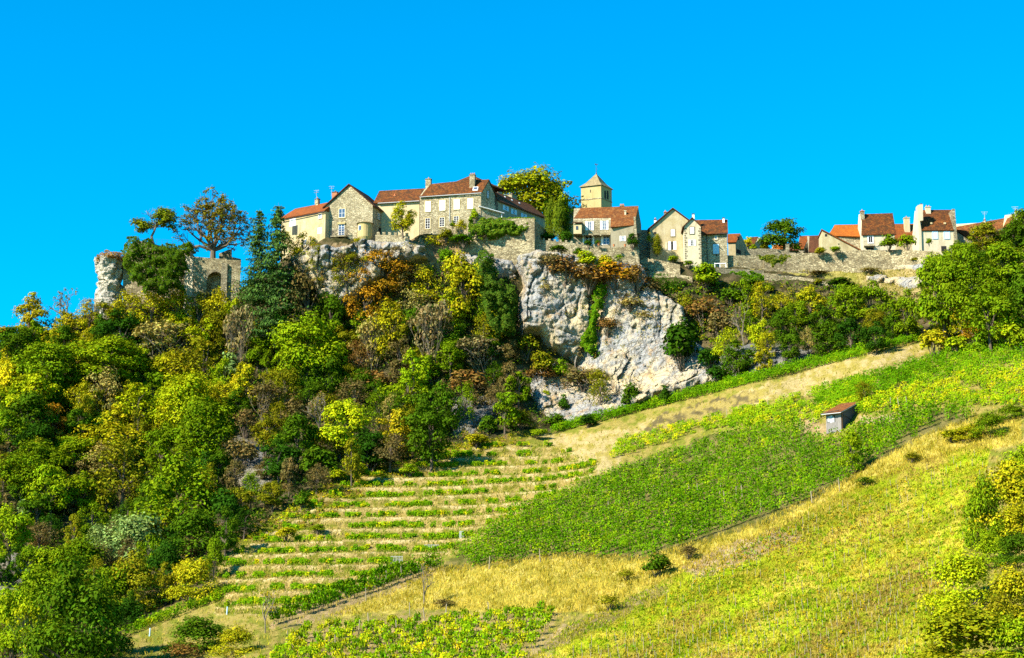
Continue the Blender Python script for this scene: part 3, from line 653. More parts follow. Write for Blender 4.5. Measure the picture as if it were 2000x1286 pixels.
h.gutter((819, 385.3), (940, 377.3), -.4, (878.3, 386, 433, -.1)); h.window(951, 373, 954.5, 388, u=w, bars=(1, 2), sur='rubble'); h.opening(966.2, 382, 968, 402, u=w, name='doorway')
# lean-to against its gable
h = H('lean_to', 'small lean-to with white edged sloping roof above the ivy covered wall', 'outbuilding', 938.5, 348.0, 18, 4.0, 100)
h.wallpoly(M['rubble_warm'], [(938.5, 404), (979, 416), (979, 440), (938.5, 440)], 0, 4)
mb = MB(); ring = [h.pt(*((lambda q: (q[0], -.35, q[1]))(h.hit(x, y, -.35)))) for x, y in ((935.5, 402.3), (985, 416.2), (985, 418), (935.5, 404))]; mb.prism(ring, h.V * 4.6); h.obj('roof', mb, M['white']); h.gutter((935, 402.8), (985, 416.8), -.45, (980, 417, 432, -.2), 'white')
# --- long roof running away behind
h = H('farm_wing', 'long low wing with a smooth red brown roof running back beneath the yellow plane tree', 'house', 973, 353, 53.6, 8.0)
w = h.hit(1066, 425)[0]; ze = (h.hit(978, 395)[1] + h.hit(1050, 420.8)[1]) / 2; zr = (h.hit(970, 368.5, 4)[1] + h.hit(1045, 409.5, 4)[1]) / 2
h.wall(M['plaster_grey'], w, ze - 10, ze, 'U', zr - .15); mb = MB()
e_, r_ = (-.4, ze), (4, zr); 
for q in ([(-.3, *e_), (w, *e_), (w, *r_), (-.3, *r_)], [(-.3, *r_), (w, *r_), (w, 8.4, ze), (-.3, 8.4, ze)]): mb.prism([h.pt(*p) for p in q], Vector((0, 0, -.2)))
h.obj('roof', mb, M['tile_brn'])
for a, b in ((987.5, 406.5), (1003.5, 414), (1023, 422.5)): h.window(a - 2.6, b - 5, a + 2.6, b + 6, bars=(1, 1), shut='blue', sw=.5)
h.chimney(973, 365, 980, 375, 4.2, 1.3); h.chimney(1000, 377.5, 1010, 389, 4.2, 1.3)
for x, y in ((986, 385), (999.5, 391), (1014, 397)):
    r2 = h.slope(MB(), [(x - 1.3, y - 1.2), (x + 1.3, y - .2), (x + 2.2, y + 1.6), (x - .3, y + .6)], (-.4, ze + .05), (4, zr + .05)); mb = MB(); mb.prism(r2, Vector((0, 0, .08))); h.obj('skylight', mb, M['white'])
# --- church
h = H('church', 'old church with square belfry, stone pyramid roof and weathervane', 'church', 1135.6, 384, -22, 7.0, 55)
w = h.hit(1174, 385)[0]; zt = h.hit(1155, 363.8)[1]; h.d = d = h.hits(1195, 385, w)[0]; zb = h.hit(1150, 440)[1]
h.wall(M['ashlar'], w, zb, zt, 'U', name='belfry'); zap = h.hit(1164.3, 340, 0)[1]
cx = h.pt(w / 2, d / 2, 0); zap = h.hit(1164.3, 340.0, d / 2)[1]; mb = MB(); o_ = .32; lv = []
for t, k2 in ((0, 1 + 2 * o_ / w), (.30, .70), (1, .02)): lv.append([h.pt(w / 2 + sx * w / 2 * k2, d / 2 + sy * d / 2 * k2, zt + t * (zap - zt)) for sx, sy in ((-1, -1), (1, -1), (1, 1), (-1, 1))])
mb.add(lv[0] + lv[1] + lv[2], [(3,2,1,0)] + [(4*a+i, 4*a+(i+1)%4, 4*a+4+(i+1)%4, 4*a+4+i) for a in (0, 1) for i in range(4)] + [(8,9,10,11)]); h.obj('belfry_roof', mb, M['stone_roof'])
zs = h.hit(1136, 390.5)[1]; mb = MB(); f = h.face(); f.box(mb, -.1, w + .1, zs - .15, zs + .05, -.1, .1); g_ = h.side(w); g_.box(mb, -.1, d + .1, zs - .15, zs + .05, -.1, .1); h.obj('string_course', mb, M['rubble_warm'])
h.opening(1152.6, 371, 1154.2, 376.5, name='slit_window')
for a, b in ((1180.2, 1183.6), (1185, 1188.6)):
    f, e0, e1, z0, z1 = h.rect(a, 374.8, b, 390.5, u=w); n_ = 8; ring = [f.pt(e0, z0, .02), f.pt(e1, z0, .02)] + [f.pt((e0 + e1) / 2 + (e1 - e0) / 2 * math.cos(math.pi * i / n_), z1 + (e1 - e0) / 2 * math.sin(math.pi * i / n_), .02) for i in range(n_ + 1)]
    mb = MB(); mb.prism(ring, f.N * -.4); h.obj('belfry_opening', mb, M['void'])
mb = MB(); top = h.pt(w / 2, d / 2, zap); mb.tube(top - Vector((0, 0, .2)), top + Vector((0, 0, 2.0)), .06, .03, 6, True); mb.tube(top, top + Vector((0, 0, .35)), .16, .05, 8, True)
mb.tube(top + Vector((-.3, 0, 1.15)), top + Vector((.3, 0, 1.15)), .025, .025, 4, True); ck = top + Vector((0, 0, 2.0)); mb.prism([ck + Vector(p) for p in ((-.25,0,.1),(.05,0,0),(.3,0,.1),(.42,0,.4),(.25,0,.22),(0,0,.2),(-.12,0,.42),(-.28,0,.34))], (0, .06, 0)); h.obj('weathervane', mb, M['iron'])
q = H('nave', 'grey mossy stone nave roof beside the belfry above the dark cypresses', 'church', 1094, 377, -6, 9.0)
w2 = q.hit(1142, 430)[0]; ze = q.hit(1110, 437)[1]; zr = q.hit(1120, 407, 4.5)[1]; q.wall(M['ashlar'], w2, ze - 8, ze); q.hip(M['moss_roof'], -.4, w2, -.4, 9.4, ze, q.hit(1103, 408, 4.5)[0], w2, 4.5, zr)
# --- house with the terrace under the belfry
h = H('terrace_house', 'stone house with mottled orange roof stepping down on one side, directly below the belfry', 'house', 1120, 347.5, -4, 8.0)
wl = h.hit(1193, 440)[0]; wr = h.hit(1238, 440)[0]; wg = h.hit(1246, 420)[0]; ze = h.hit(1160, 427)[1]; zr = h.hit(1190, 404.5, 4)[1]; dv = 2.0
ze2 = h.hit(1215, 441.5, -dv)[1]; sg = (zr - ze2) / (4 + dv); ze = zr - sg * 4.3
h.wall(M['rubble_warm'], wr, h.hit(1150, 458)[1], ze + .2, 'U', zr - .2); h.wall(M['plaster_grey'], wl - .2, h.hit(1150, 490)[1], h.hit(1150, 458)[1] - .25, v0=1.1, d=6, name='lower_wall')
mb = MB(); f = h.face(0); f.box(mb, h.hit(1125, 458)[0], wl - .15, h.hit(1150, 460)[1], h.hit(1150, 458)[1] + .02, .25, -1.0); h.obj('jetty_slab', mb, M['rubble_warm'])
for x in (1139, 1157, 1173): e = h.hit(x, 459)[0]; mb = MB(); f.box(mb, e - .14, e + .14, h.hit(1150, 462)[1], h.hit(1150, 460)[1] - .01, .3, -.4); h.obj('corbel', mb, M['rubble_warm'])
h.wallpoly(M['plaster_grey'], [(1192.5, 444), (1237.5, 440), (1238, 488), (1192.5, 490)], -dv + .25, 5.5, 'annexe_wall')
h.roof_u(M['tile_mix'], [(1120.5, 427), (1193.2, 425.6), (1192.2, 444), (1238.5, 440), (1247, 402.6), (1134.3, 406.6)], (-.3, ze), (4, zr))
h.wallpoly(M['plaster_grey'], [(1236, 442), (1246.5, 405), (1252.5, 440), (1252.5, 456), (1237, 456)], 3.6, .6, 'gable_end')
mb = MB(); f = h.face(-dv); zz0 = h.hit(1240, 455, -dv)[1]; e0 = h.hit(1237.6, 440, -dv)[0]; e1 = h.hit(1244.6, 440, -dv)[0]; zz1 = h.hit(1240, 423, -dv)[1]
for i in range(7):
    a = zz0 - 2 + (zz1 - zz0 + 2) * i / 7; b = zz0 - 2 + (zz1 - zz0 + 2) * (i + 1) / 7; f.box(mb, e0 + .06 * (i % 2), e1 - .05 * i, a, b - .04, .1 - .02 * i, -3.4 + .02 * i)
h.obj('buttress', mb, M['rubble_warm'])
h.window(1147.6, 433, 1155.6, 449.8, shut='white', sw=.5, bars=(1, 5)); h.window(1176.2, 432, 1184.3, 448.8, shut='white', sw=.5, bars=(1, 5))
f_ = h.window(1178, 461.5, 1190.4, 478, v=1.1, bars=(1, 2), name='french_window'); h.window(1143, 462, 1157, 478, v=1.1, bars=(1, 2), glass='void', name='french_window')
fc = h.face(1.1)
for x0, x1 in ((1174.2, 1177.6), (1138, 1141), (1157.6, 1160.5)): a = h.hit(x0, 461.5, 1.1); b = h.hit(x1, 478.5, 1.1); h.shutter(fc, a[0], b[0], b[1], a[1], 'white')
h.window(1213.5, 461.5, 1219, 471, v=-dv + .25, bars=(1, 2), shut='white', sw=.55)
h.chimney(1219.4, 410.5, 1223, 423, 1.4, .4, 'plaster_white', 'plaster_white', 0, extra=.8); h.chimney(1211, 400.5, 1219, 405, 4.4, .8, pots=3)
h.wallpoly(M['plaster_pale'], [(1120, 438.5), (1136, 438.5), (1136, 457), (1120, 457)], -1.3, 1.28, 'oriel_bay'); h.window(1124.8, 442, 1129.3, 449, v=-1.3, bars=(1, 0), mat='iron')
mb = MB(); q4 = [h.pt(h.hit(x, 439)[0], v, h.hit(1130, y)[1]) for x, y, v in ((1118.5, 438.3, -1.6), (1138.5, 438.3, -1.6), (1137, 434.5, 0), (1122, 434.5, 0))]; mb.prism(q4, (0, 0, -.15)); h.obj('oriel_roof', mb, M['tile_brn'])
# --- plaster gable, small cream gable, stone house with blue shutters
h = H('plaster_house', 'ochre plaster house with a wide asymmetric gable and a small spare shutter on the wall', 'house', 1269, 350.5, -4, 10.0)
w = h.hit(1346, 470)[0]; zl = h.hit(1269, 448)[1]; um, zt = h.hit(1314, 409); zr_ = h.hit(1346, 431)[1]; zb = h.hit(1300, 512)[1]
h.wall(M['plaster'], w, zb, zl, 'V', zt, ze2=zr_, ur=um); h.roof_v(M['tile_brn'], -.45, w + 1.6, zl - .05, zr_ - 1.1, um, zt + .28, -.4, 10.4)
h.closed(1310.3, 449, 1318, 461.5, sur='plaster_grey'); h.opening(1310.8, 472.3, 1314.8, 488)
fc = h.face(0)
for x0, x1, y0, y1, m_ in ((1305, 1310.6, 472.3, 489.3, 'white'), (1315, 1321.2, 471.8, 488.3, 'white'), (1299.3, 1303.6, 473.8, 489.5, 'plaster_white')): a = h.hit(x0, y0); b = h.hit(x1, y1); h.shutter(fc, a[0], b[0], b[1], a[1], m_)
h.opening(1276.5, 453.6, 1282, 459); h.chimney(1277.6, 427.5, 1282.3, 442, 3, .6, 'white', 'iron', 1, extra=1.6); h.chimney(1297, 413, 1302.4, 424, 4, .7, 'rubble', 'brick', 1)
h = H('cream_house', 'narrow smooth cream house with steep pointed gable and stone quoins', 'house', 1336.5, 345.8, -2, 6.0)
w = h.hit(1369.6, 480)[0]; zl = h.hit(1336.5, 441)[1]; um, zt = h.hit(1351.8, 427.2); zr_ = h.hit(1369.5, 442)[1]; zb = h.hit(1350, 530)[1]
h.wall(M['plaster_white'], w, zb, zl, 'V', zt, ze2=zr_, ur=um); h.roof_v(M['tile_brn'], -.4, w + .22, zl - .35, zr_ - .2, um, zt + .25, -.35, 6.0)
h.closed(1347.3, 444.6, 1355.8, 456.6, sur='rubble_grey'); h.window(1348.6, 469.3, 1355.2, 480, bars=(1, 2), shut='white', sw=.6, glass='void')
mb = MB(); fc = h.face(0)
for i in range(14):
    z_ = h.hit(1337, 446 + 4.4 * i)[1]
    for s_, e in ((0, 0), (1, w)): L = .34 if (i + s_) % 2 else .55; fc.box(mb, (e if s_ == 0 else e - L), (e + L if s_ == 0 else e), z_ - .3, z_, -.1, .025)
h.obj('quoins', mb, M['rubble']); h.chimney(1352.2, 416.5, 1356.4, 430, 3.5, .5, 'white', 'iron', 0)
h = H('blue_shutter_house', 'stone house with brown roof and one pair of big pale blue shutters', 'house', 1369, 348.6, -4, 7.5)
w = h.hit(1420.8, 490)[0]; ze = (h.hit(1385, 456.8)[1] + h.hit(1420, 455)[1]) / 2; zr = h.hit(1395, 429.8, 3.75)[1]; zb = h.hit(1390, 524)[1]
h.wall(M['rubble_warm'], w, zb, ze, 'U', zr - .15); h.roof_u(M['tile_mot'], [(1346, 440), (1369, 456.4), (1380, 457.6), (1421.8, 455.2), (1421, 429.2), (1352, 430.2)], (-.35, ze), (3.75, zr))
h.window(1396.3, 461.8, 1400.6, 467.6, bars=(0, 0), sur='plaster_white'); h.closed(1392.4, 477.4, 1404.4, 496, mat='blue', sur='rubble'); h.chimney(1411.2, 424.3, 1415.4, 436, 2.8, .5, 'white', 'iron', 0)
h.gutter((1369, 458.5), (1421.5, 456.3), -.45, (1380.6, 459, 516, -.08), 'iron'); h.opening(1398, 497.2, 1400.6, 501)
mb = MB(); fc = h.face(-1.2); z_ = h.hit(1400, 517.5, -1.2)[1]
for x in (1396, 1406, 1417.6): e = h.hit(x, 515, -1.2)[0]; fc.box(mb, e - .06, e + .06, z_ - .6, z_ + .36, 0, .1)
e0 = h.hit(1395.6, 515, -1.2)[0]; e1 = h.hit(1418, 515, -1.2)[0]; fc.box(mb, e0, e1, z_ + .17, z_ + .3, .1, .16); h.obj('railing', mb, M['white'])
# --- small houses behind the square
def small(name, label, xl, D, th, d, wall, roof, pr, pe, base, walls=None, vth=None, xr=None, ver=.25, dd=None):
    """simple house seen from the eave side: roof polygon pr (eave-left, eave-right, ridge-right, ridge-left), base row"""
    h = H(name, label, 'house', xl, D, th, d, vth); w = h.hit(xr if xr else pr[1][0], pr[1][1])[0]; ze = (h.hit(*pr[0])[1] + h.hit(*pr[1])[1]) / 2; zr = (h.hit(*pr[2], d / 2)[1] + h.hit(*pr[3], d / 2)[1]) / 2
    zb = h.hit(xl, base)[1]; h.wall(M[wall], w, zb, ze, 'U', zr - .15); h.roof_u(M[roof], pr, (-.25, ze), (d / 2, zr)); h.w = w; h.ze = ze; h.zr = zr; return h
h = small('annexe_house', 'tiny red roofed house tucked against the blue shuttered stone house', 1421.5, 358, -3, 5.0, 'plaster', 'tile_red', [(1421, 473.6), (1437.5, 473.3), (1446, 456.4), (1421, 457.5)], 0, 505, vth=55, xr=1436.5)
h.opening(1441, 462, 1444, 470, u=h.w, name='window'); h.opening(1438, 486, 1447, 498, u=h.w, name='doorway')
h = small('distant_house', 'small brown roofed house beyond the yellow tree, nearest the blue shuttered house', 1458, 378, -4, 6.0, 'plaster_grey', 'tile_mot', [(1457, 479), (1473, 478.5), (1480, 462.4), (1461, 464)], 0, 500, vth=50, xr=1472)
h = small('distant_cottage', 'barely showing pinkish cottage roof between the yellow tree and the round dark tree', 1484, 380, -4, 6.0, 'plaster_pale', 'tile_mix', [(1484, 482), (1500, 482), (1500, 468.5), (1490, 469.5)], 0, 500)
h = small('barn', 'small barn with a bright red roof slope and shadowed gable beside the round dark tree', 1558.5, 362, -3, 6.0, 'plaster_grey', 'tile_red', [(1558, 486.5), (1569, 487), (1580.5, 460.5), (1562, 461.5)], 0, 503, vth=48, xr=1569.5)
h.opening(1572, 484, 1577, 495, u=h.w, name='doorway')
h = small('brown_barn', 'low barn with a plain brown roof between the red barn and the sloping plaster wall', 1581, 360, -2, 8.0, 'plaster_grey', 'tile_brn', [(1579, 497), (1608, 496), (1606, 459.8), (1581, 460.8)], 0, 506)
h = small('garden_shed', 'tiny shed with an orange roof seen beneath the round dark tree', 1509, 372, -3, 4.0, 'plaster', 'tile_org', [(1508, 487), (1534, 487), (1530, 478), (1512, 478)], 0, 505)
h = small('dark_shed', 'low shadowed shed with brown roof between gate post and red barn', 1541, 364, -3, 5.0, 'plaster_grey', 'tile_brn', [(1539, 489), (1561, 489), (1560, 476), (1543, 476)], 0, 508)
h = H('lean_to_barn', 'plastered lean-to end wall sloping down under the bright orange roof', 'outbuilding', 1605.5, 349, -3, 6.5)
h.wallpoly(M['plaster'], [(1606, 449.5), (1681, 489.5), (1681, 500), (1605, 500)], 0, 6.0); mb = MB(); r2 = [h.pt(h.hit(x, y, -.25)[0], -.25, h.hit(x, y, -.25)[1]) for x, y in ((1604.5, 447.4), (1682.5, 488.2), (1682.5, 490.4), (1604.5, 449.8))]; mb.prism(r2, h.V * 6.8); h.obj('roof', mb, M['tile_red'])
h.opening(1611, 457.5, 1615.5, 462.5, name='window'); h.opening(1637, 476, 1639.5, 478.6, name='vent')
h = small('orange_roof_house', 'low stone house with the brightest orange tiled roof in the village', 1634, 354.5, -2, 7.0, 'rubble_warm', 'tile_org', [(1617, 460.6), (1684, 462.4), (1681.6, 438.6), (1630.5, 439.6)], 0, 500, xr=1684)
h = small('tall_brown_roof_house', 'house with a tall steep mottled brown roof and pale stone chimney on its end', 1684.5, 351, -2, 7.5, 'plaster_white', 'tile_mot', [(1682.4, 459.4), (1750.6, 457.6), (1743.6, 416.5), (1683.5, 418.6)], 0, 500, xr=1747)
h.window(1696, 462, 1704.6, 474.5, bars=(1, 0), glass='void', sur='white'); h.chimney(1680.8, 411, 1689, 431.5, 2.6, .9, 'rubble', 'brick', 1); h.opening(1691, 484, 1707, 488, name='cellar_opening')
f, e0, e1, z0, z1 = h.rect(1686.5, 473, 1708, 481.5); mb = MB(); f.box(mb, e0, e1, z0 - .15, z0, 0, .8); b_ = h.obj('balcony', mb, M['rubble']); mb = MB()
for i in range(12): e = e0 + (e1 - e0) * i / 11; mb.tube(f.pt(e, z0, .75), f.pt(e, z1, .75), .02, .02, 4)
f.box(mb, e0, e1, z1 - .03, z1 + .02, .72, .78); h.obj('railing', mb, M['iron'], b_)
h = small('low_red_house', 'low dark red roof with a thick central chimney behind two leafy shrubs', 1749, 360, -2, 8.0, 'plaster', 'tile_red', [(1747, 470), (1795, 470), (1795, 437.4), (1747, 437.8)], 0, 500)
h.chimney(1766, 424, 1777.6, 449, 1.8, 1.0, 'plaster_pale', 'plaster_pale', 1)
h = H('tall_chimney_house', 'white rendered house with steep brown roof, tall end chimney and two arched blue framed windows', 'house', 1797, 346, -1, 8.0)
w = h.hit(1863, 460)[0]; ze = h.hit(1830, 450.5)[1]; zr = h.hit(1830, 410.3, 4)[1]; zb = h.hit(1830, 500)[1]
h.wall(M['plaster_white'], w, zb, ze, 'U', zr - .2); h.roof_u(M['tile_mot'], [(1799, 450.2), (1863, 450), (1859.4, 410), (1801.6, 410.3)], (-.25, ze), (4, zr))
h.wallpoly(M['plaster_white'], [(1791.6, 402), (1797.5, 399.4), (1802.4, 399.4), (1803, 431), (1796.6, 431.8), (1799.5, 449), (1801, 500), (1797, 500)], -.32, 1.6, 'end_chimney'); h.opening(1797.4, 397.6, 1801.4, 399.3, v=.3, name='chimney_cap', mat='iron')
h.chimney(1808, 403, 1818.2, 417.5, 3.2, .8, 'plaster_white', 'plaster_white', 2)
h.wallpoly(M['rubble'], [(1859.6, 408.4), (1865, 408.4), (1868.5, 450), (1867, 455), (1863.2, 455)], -.1, 7.5, 'coped_gable'); h.wallpoly(M['rubble'], [(1863, 455), (1868.5, 450), (1872, 492), (1865.5, 492)], -.5, 3, 'buttress')
for a, b in ((1822, 1830.6), (1844.8, 1854)): h.window(a, 453.6, b, 466, bars=(1, 0), mat='blue', glass='white', sur='blue', name='arched_window')
for x in (1818.2, 1844.8):
    e, z_ = h.hit(x, 437, 1.2); mb = MB(); f = h.face(1.0); f.box(mb, e - .2, e + .2, z_ - .2, z_ + .15, .2, -.6); h.obj('roof_vent', mb, M['plaster_pale'])
h.wallpoly(M['rubble'], [(1867, 452), (1905, 478), (1905, 500), (1867, 500)], 1.0, .6, 'garden_wall'); h.opening(1838.5, 481, 1849, 492, v=-.6, name='cellar_opening')
h = small('long_roof_house', 'long weathered orange roof climbing behind the wooded hillside, with an aerial on its chimney', 1868, 352, -14, 9.0, 'plaster_pale', 'tile_mix', [(1866, 470), (1975, 470), (1975, 424), (1868, 443.2)], 0, 500)
h.chimney(1921, 428.5, 1925.6, 437, 4.2, .6, 'plaster_white', 'iron', 1); h.antenna(1923.5, 430, 414, 4.2)
h.wallpoly(M['tile_brn'], [(1869, 448.5), (1907, 453), (1910, 466), (1890, 466)], -.3, 1.5, 'dormer'); h.opening(1899.5, 452.8, 1906, 456.6, v=-.32, name='skylight', mat='blue')
h.wallpoly(M['plaster_grey'], [(1890, 466.5), (1910, 466.5), (1910, 490), (1890, 490)], -.2, 1.3, 'dormer_wall')
h = small('hilltop_house', 'last house of the village, reddish roof end and square chimney rising out of the trees', 1958, 345, -25, 8.0, 'plaster_pale', 'tile_mix', [(1957, 448), (2020, 445), (2020, 405), (1967, 427)], 0, 480)
h.chimney(1981, 411.5, 1987, 424, 1.0, .7, 'plaster_white', 'iron', 1); h.antenna(1983, 412, 404, 1.0)

# ------------------------------------------------------------------ stone walls
def wall(name, label, pts, D0, D1, bot, mat='rubble', th=.8, merl=None, group=None):
    """free-standing wall: the photo polyline PTS is its top edge, D0..D1 its distance at both ends, BOT rows how far it goes down"""
    def wd_(px, py):
        if D0 is None: return float(DG(np.array([px]), np.array([max(py + 8, float(np.interp(px, TOP[:, 0], TOP[:, 1])))]))[0]) - .25
        return D0 + (D1 - D0) * (px - pts[0][0]) / (pts[-1][0] - pts[0][0])
    root = thing(name, label, 'wall', P(pts[0][0], pts[0][1], wd_(*pts[0])), group); O = root.location; n = len(pts); x0, x1 = pts[0][0], pts[-1][0]
    tp = []; auto = D0 is None
    for px, py in pts: t = (px - x0) / (x1 - x0); tp.append(P(px, py, wd_(px, py)))
    mb = MB()
    for i in range(n - 1):
        a, b = tp[i], tp[i + 1]; back = Vector((0, th, 0)); m = max(1, int((b - a).length / 1.6))
        for j in range(m):
            p = a.lerp(b, j / m); q = a.lerp(b, (j + 1) / m); up = Vector((0, 0, 0 if merl else .10 * (vnoise(p.x * 1.3, p.z, 3) - .5) + .5 * (vnoise(p.x * .22, 0, 5) - .5))); dn = Vector((0, 0, -bot))
            mb.hexa([p + dn, q + dn, q + dn + back, p + dn + back, p + up, q + up, q + up + back, p + up + back])
    link('wall_body', mb.mesh('wall_body', M[mat], O), root)
    if merl:
        cnt, wd, hgt = merl
        for i in range(cnt):
            t = (i + .5) / cnt; px = x0 + (x1 - x0) * t; py = np.interp(px, [p[0] for p in pts], [p[1] for p in pts]); c = P(px, py, D0 + (D1 - D0) * t)
            mb = MB(); dirv = (tp[-1] - tp[0]).normalized() * wd / 2; mb.hexa([c - dirv, c + dirv, c + dirv + Vector((0, th, 0)), c - dirv + Vector((0, th, 0))] + [q + Vector((0, 0, hgt)) for q in (c - dirv, c + dirv, c + dirv + Vector((0, th, 0)), c - dirv + Vector((0, th, 0)))])
            link('merlon', mb.mesh('merlon', M['rubble_warm'], O), root)
    return root
wall('ivy_retaining_wall', 'high retaining wall with thick ivy along its top below the lean-to', [(918, 437), (985, 430), (1044, 428)], 347.2, 343.8, 10.5, 'rubble_grey', 2.5)
wall('corner_wall', 'shaded return of the high ivy wall, dark stone facing the cypresses', [(1045, 432), (1066, 450)], 344.2, 352, 9, 'rubble_grey', .8)
wall('crenellated_wall', 'long battlemented garden wall with a row of small pale merlons below the cypresses', [(1046, 468), (1110, 474), (1176, 484)], 345.5, 344.4, 4.5, 'rubble_grey', .6, (12, .42, .42))
wall('battlement_wall', 'short battlemented wall on the rock beside the round turret', [(733, 459), (765, 459.5), (800, 461)], 349.8, 348.6, 4.5, 'rubble_warm', .6, (6, .6, .6))
wall('terrace_wall', 'broad pale terrace wall with creeper below the house under the belfry', [(1174, 483), (1210, 482), (1248.5, 482)], 344.2, 343.6, 5.5, 'rubble_grey', 1.5)
wall('shaded_wall', 'sloping retaining wall in blue shade between the terrace wall and the ochre gable', [(1249, 497), (1265, 503), (1328, 516)], 347.5, 344.5, 6, 'rubble_grey', 1.0)
wall('lower_shaded_wall', 'lowest grey wall on the cliff top, under the blue shaded retaining wall', [(1256, 528), (1300, 531), (1352, 540)], None, 0, 6, 'rubble_grey', 1.0)
wall('gate_wall', 'short high wall with coping closing the gap between belfry house and ochre gable', [(1240, 449), (1269, 449)], 351.5, 352, 8, 'rubble', .6)
wall('square_wall', 'shadowed wall beside the road, from the blue shuttered house to the garden wall', [(1421, 497.5), (1480, 499.5), (1494, 500)], 349, 349.5, 4.5, 'rubble_grey', .7)
wall('garden_wall', 'upper stone garden wall below the yellow tree', [(1455, 487), (1500, 486.5), (1535, 487)], 352, 352.5, 4, 'rubble', .6)
wall('rampart_wall', 'longest village wall, tall stone rampart below the brown roofed houses', [(1492, 500), (1535, 495.5), (1565, 494.5), (1600, 493.5), (1640, 492), (1682, 490.5), (1720, 488), (1760, 486), (1800, 488.5), (1836, 491)], None, 0, 4.6, 'rubble_grey', 1.2)
wall('road_wall', 'low grey wall under the grassy road, sloping down below the rampart', [(1490, 534), (1560, 540), (1620, 551), (1660, 562)], None, 0, 3.0, 'rubble_grey', .8)
wall('verge_wall', 'low wall running out from the blue shuttered house below the white railing', [(1395, 521), (1430, 524), (1492, 529)], None, 0, 2.4, 'rubble', .8)
wall('ruin_yard_wall', 'low broken wall end behind the ruined arch tower', [(428, 497), (447, 489), (452, 489), (452, 503), (470, 507)], 362, 361, 3, 'rubble', .6)
root = thing('gate_post', 'square stone gate post standing on the village rampart beside the round dark tree', 'post', P(1538, 495, 351)); mb = MB(); c = P(1538.5, 497, 350.9); t_ = P(1538.5, 479, 350.9); mb.box(c.x - .32, c.x + .32, c.y - .3, c.y + .3, c.z - 1, t_.z); mb.box(c.x - .38, c.x + .38, c.y - .36, c.y + .36, t_.z + .003, t_.z + .15); link('post_body', mb.mesh('post_body', M['rubble'], root.location), root)
# --- ruined tower with the arch
h = H('ruined_tower', 'ruined stone castle wall with a big dark round arch, beside the ivy mass', 'ruin', 380, 357.6, 4, 5.0, 115)
w = h.hit(470, 520)[0]; ua, za = h.hit(403, 563); ub, zc = h.hit(438, 548); zb = h.hit(400, 600)[1]; zt = h.hit(380, 501.5)[1]; zt2 = h.hit(468, 509)[1]; um = (ua + ub) / 2; ra = (ub - ua) / 2
mb = MB()
mb.prism([h.pt(u, 0, z) for u, z in ((0, zb), (ua, zb), (ua, zc), (ua, zt - .2), (0, zt))], h.V * 2.2)
mb.prism([h.pt(u, 0, z) for u, z in ((ub, zb), (w, zb), (w, zt2), (ub, zt2 + .1), (ub, zc))], h.V * 2.2)
n_ = 12
for i in range(n_):
    a0 = math.pi * i / n_; a1 = math.pi * (i + 1) / n_; x0 = um + ra * math.cos(a0); x1 = um + ra * math.cos(a1)
    mb.prism([h.pt(x1, 0, zc + ra * math.sin(a1)), h.pt(x0, 0, zc + ra * math.sin(a0)), h.pt(x0, 0, zt - .2 + (zt2 - zt + .3) * (x0 - ua) / (w - ua)), h.pt(x1, 0, zt - .2 + (zt2 - zt + .3) * (x1 - ua) / (w - ua))], h.V * 2.2)
h.obj('arched_wall', mb, M['rubble_grey'])
mb = MB(); h.face(2.3).box(mb, ua - .5, ub + .5, zb, zc + ra + .5, 0, -.6); h.obj('back_wall', mb, M['rubble_grey']); mb = MB()
for i in range(11):
    a0 = math.pi * i / 11 + .015; a1 = math.pi * (i + 1) / 11 - .015
    mb = MB(); mb.prism([h.pt(um + r * math.cos(a), -.06, zc + r * math.sin(a)) for r, a in ((ra - .04, a0), (ra + .5, a0), (ra + .5, a1), (ra - .04, a1))], h.V * .4); h.obj('arch_stone', mb, M['rubble'])
mb = MB(); mb.prism([h.pt(u, 0, z) + o2 for u, z, o2 in ((0, zb - 3, Vector((-2.0, 1.2, 0))), (0, zb - 3, Vector((-.01, -.03, 0))), (0, zt - .05, Vector((-.01, -.03, 0))), (0, zt + .6, Vector((-1.9, 1.2, 0))))], Vector((.3, 3.5, 0))); h.obj('painted_lit_side', mb, M['plaster_white'])  # sunlit side face of the tower, its brightness put into the pale material
mb = MB(); a = h.hit(433, 517); b = h.hit(443, 570); h.face(0).box(mb, a[0], b[0], b[1] - 3, a[1] + .2, -.2, .5); h.obj('pilaster', mb, M['rubble'])
# --- wooden shed in the vines
h = H('wooden_shed', 'small grey plank vineyard shed with orange tiled lean-to roof among the vines', 'shed', 1613.6, 258.5, -38, 2.6, 56, pyr=825)
w = h.hit(1643.2, 820)[0]; zb = h.hit(1628, 846)[1]; z0 = (h.hit(1613.6, 811)[1] + h.hit(1643, 803.5)[1]) / 2; d = h.hits(1675.4, 810, w)[0]; z1 = h.hits(1675.2, 789, w)[1]; zs = h.hits(1675, 838, w)[1] 
mb = MB(); mb.prism([h.pt(.06, v, z) for v, z in ((.06, zb), (d - .06, zb), (d - .06, z1 - .1), (.06, z0 - .1))], h.U * (w - .12)); h.obj('shed_frame', mb, M['void'])
fc = h.face(0); n_ = 13; rr = random.Random(4); a_, e0, e1, y0, y1 = h.rect(1617.8, 813.5, 1629, 824.5)
for i in range(n_):
    e = w * i / n_; ee = w * (i + 1) / n_ - .02; mb = MB(); nn = .03 * rr.random(); t = (0 if i < n_ else 0)
    if e > e1 + .15 or ee < e0 - .15: fc.box(mb, e, ee, zb, z0 + .02, -.05, .01 + nn)
    else: fc.box(mb, e, ee, zb, y0 - .05, -.05, .01 + nn); fc.box(mb, e, ee, y1 + .05, z0 + .02, -.05, .01 + nn)
    h.obj('plank', mb, M['wood'])
sd = h.side(w); n_ = 16
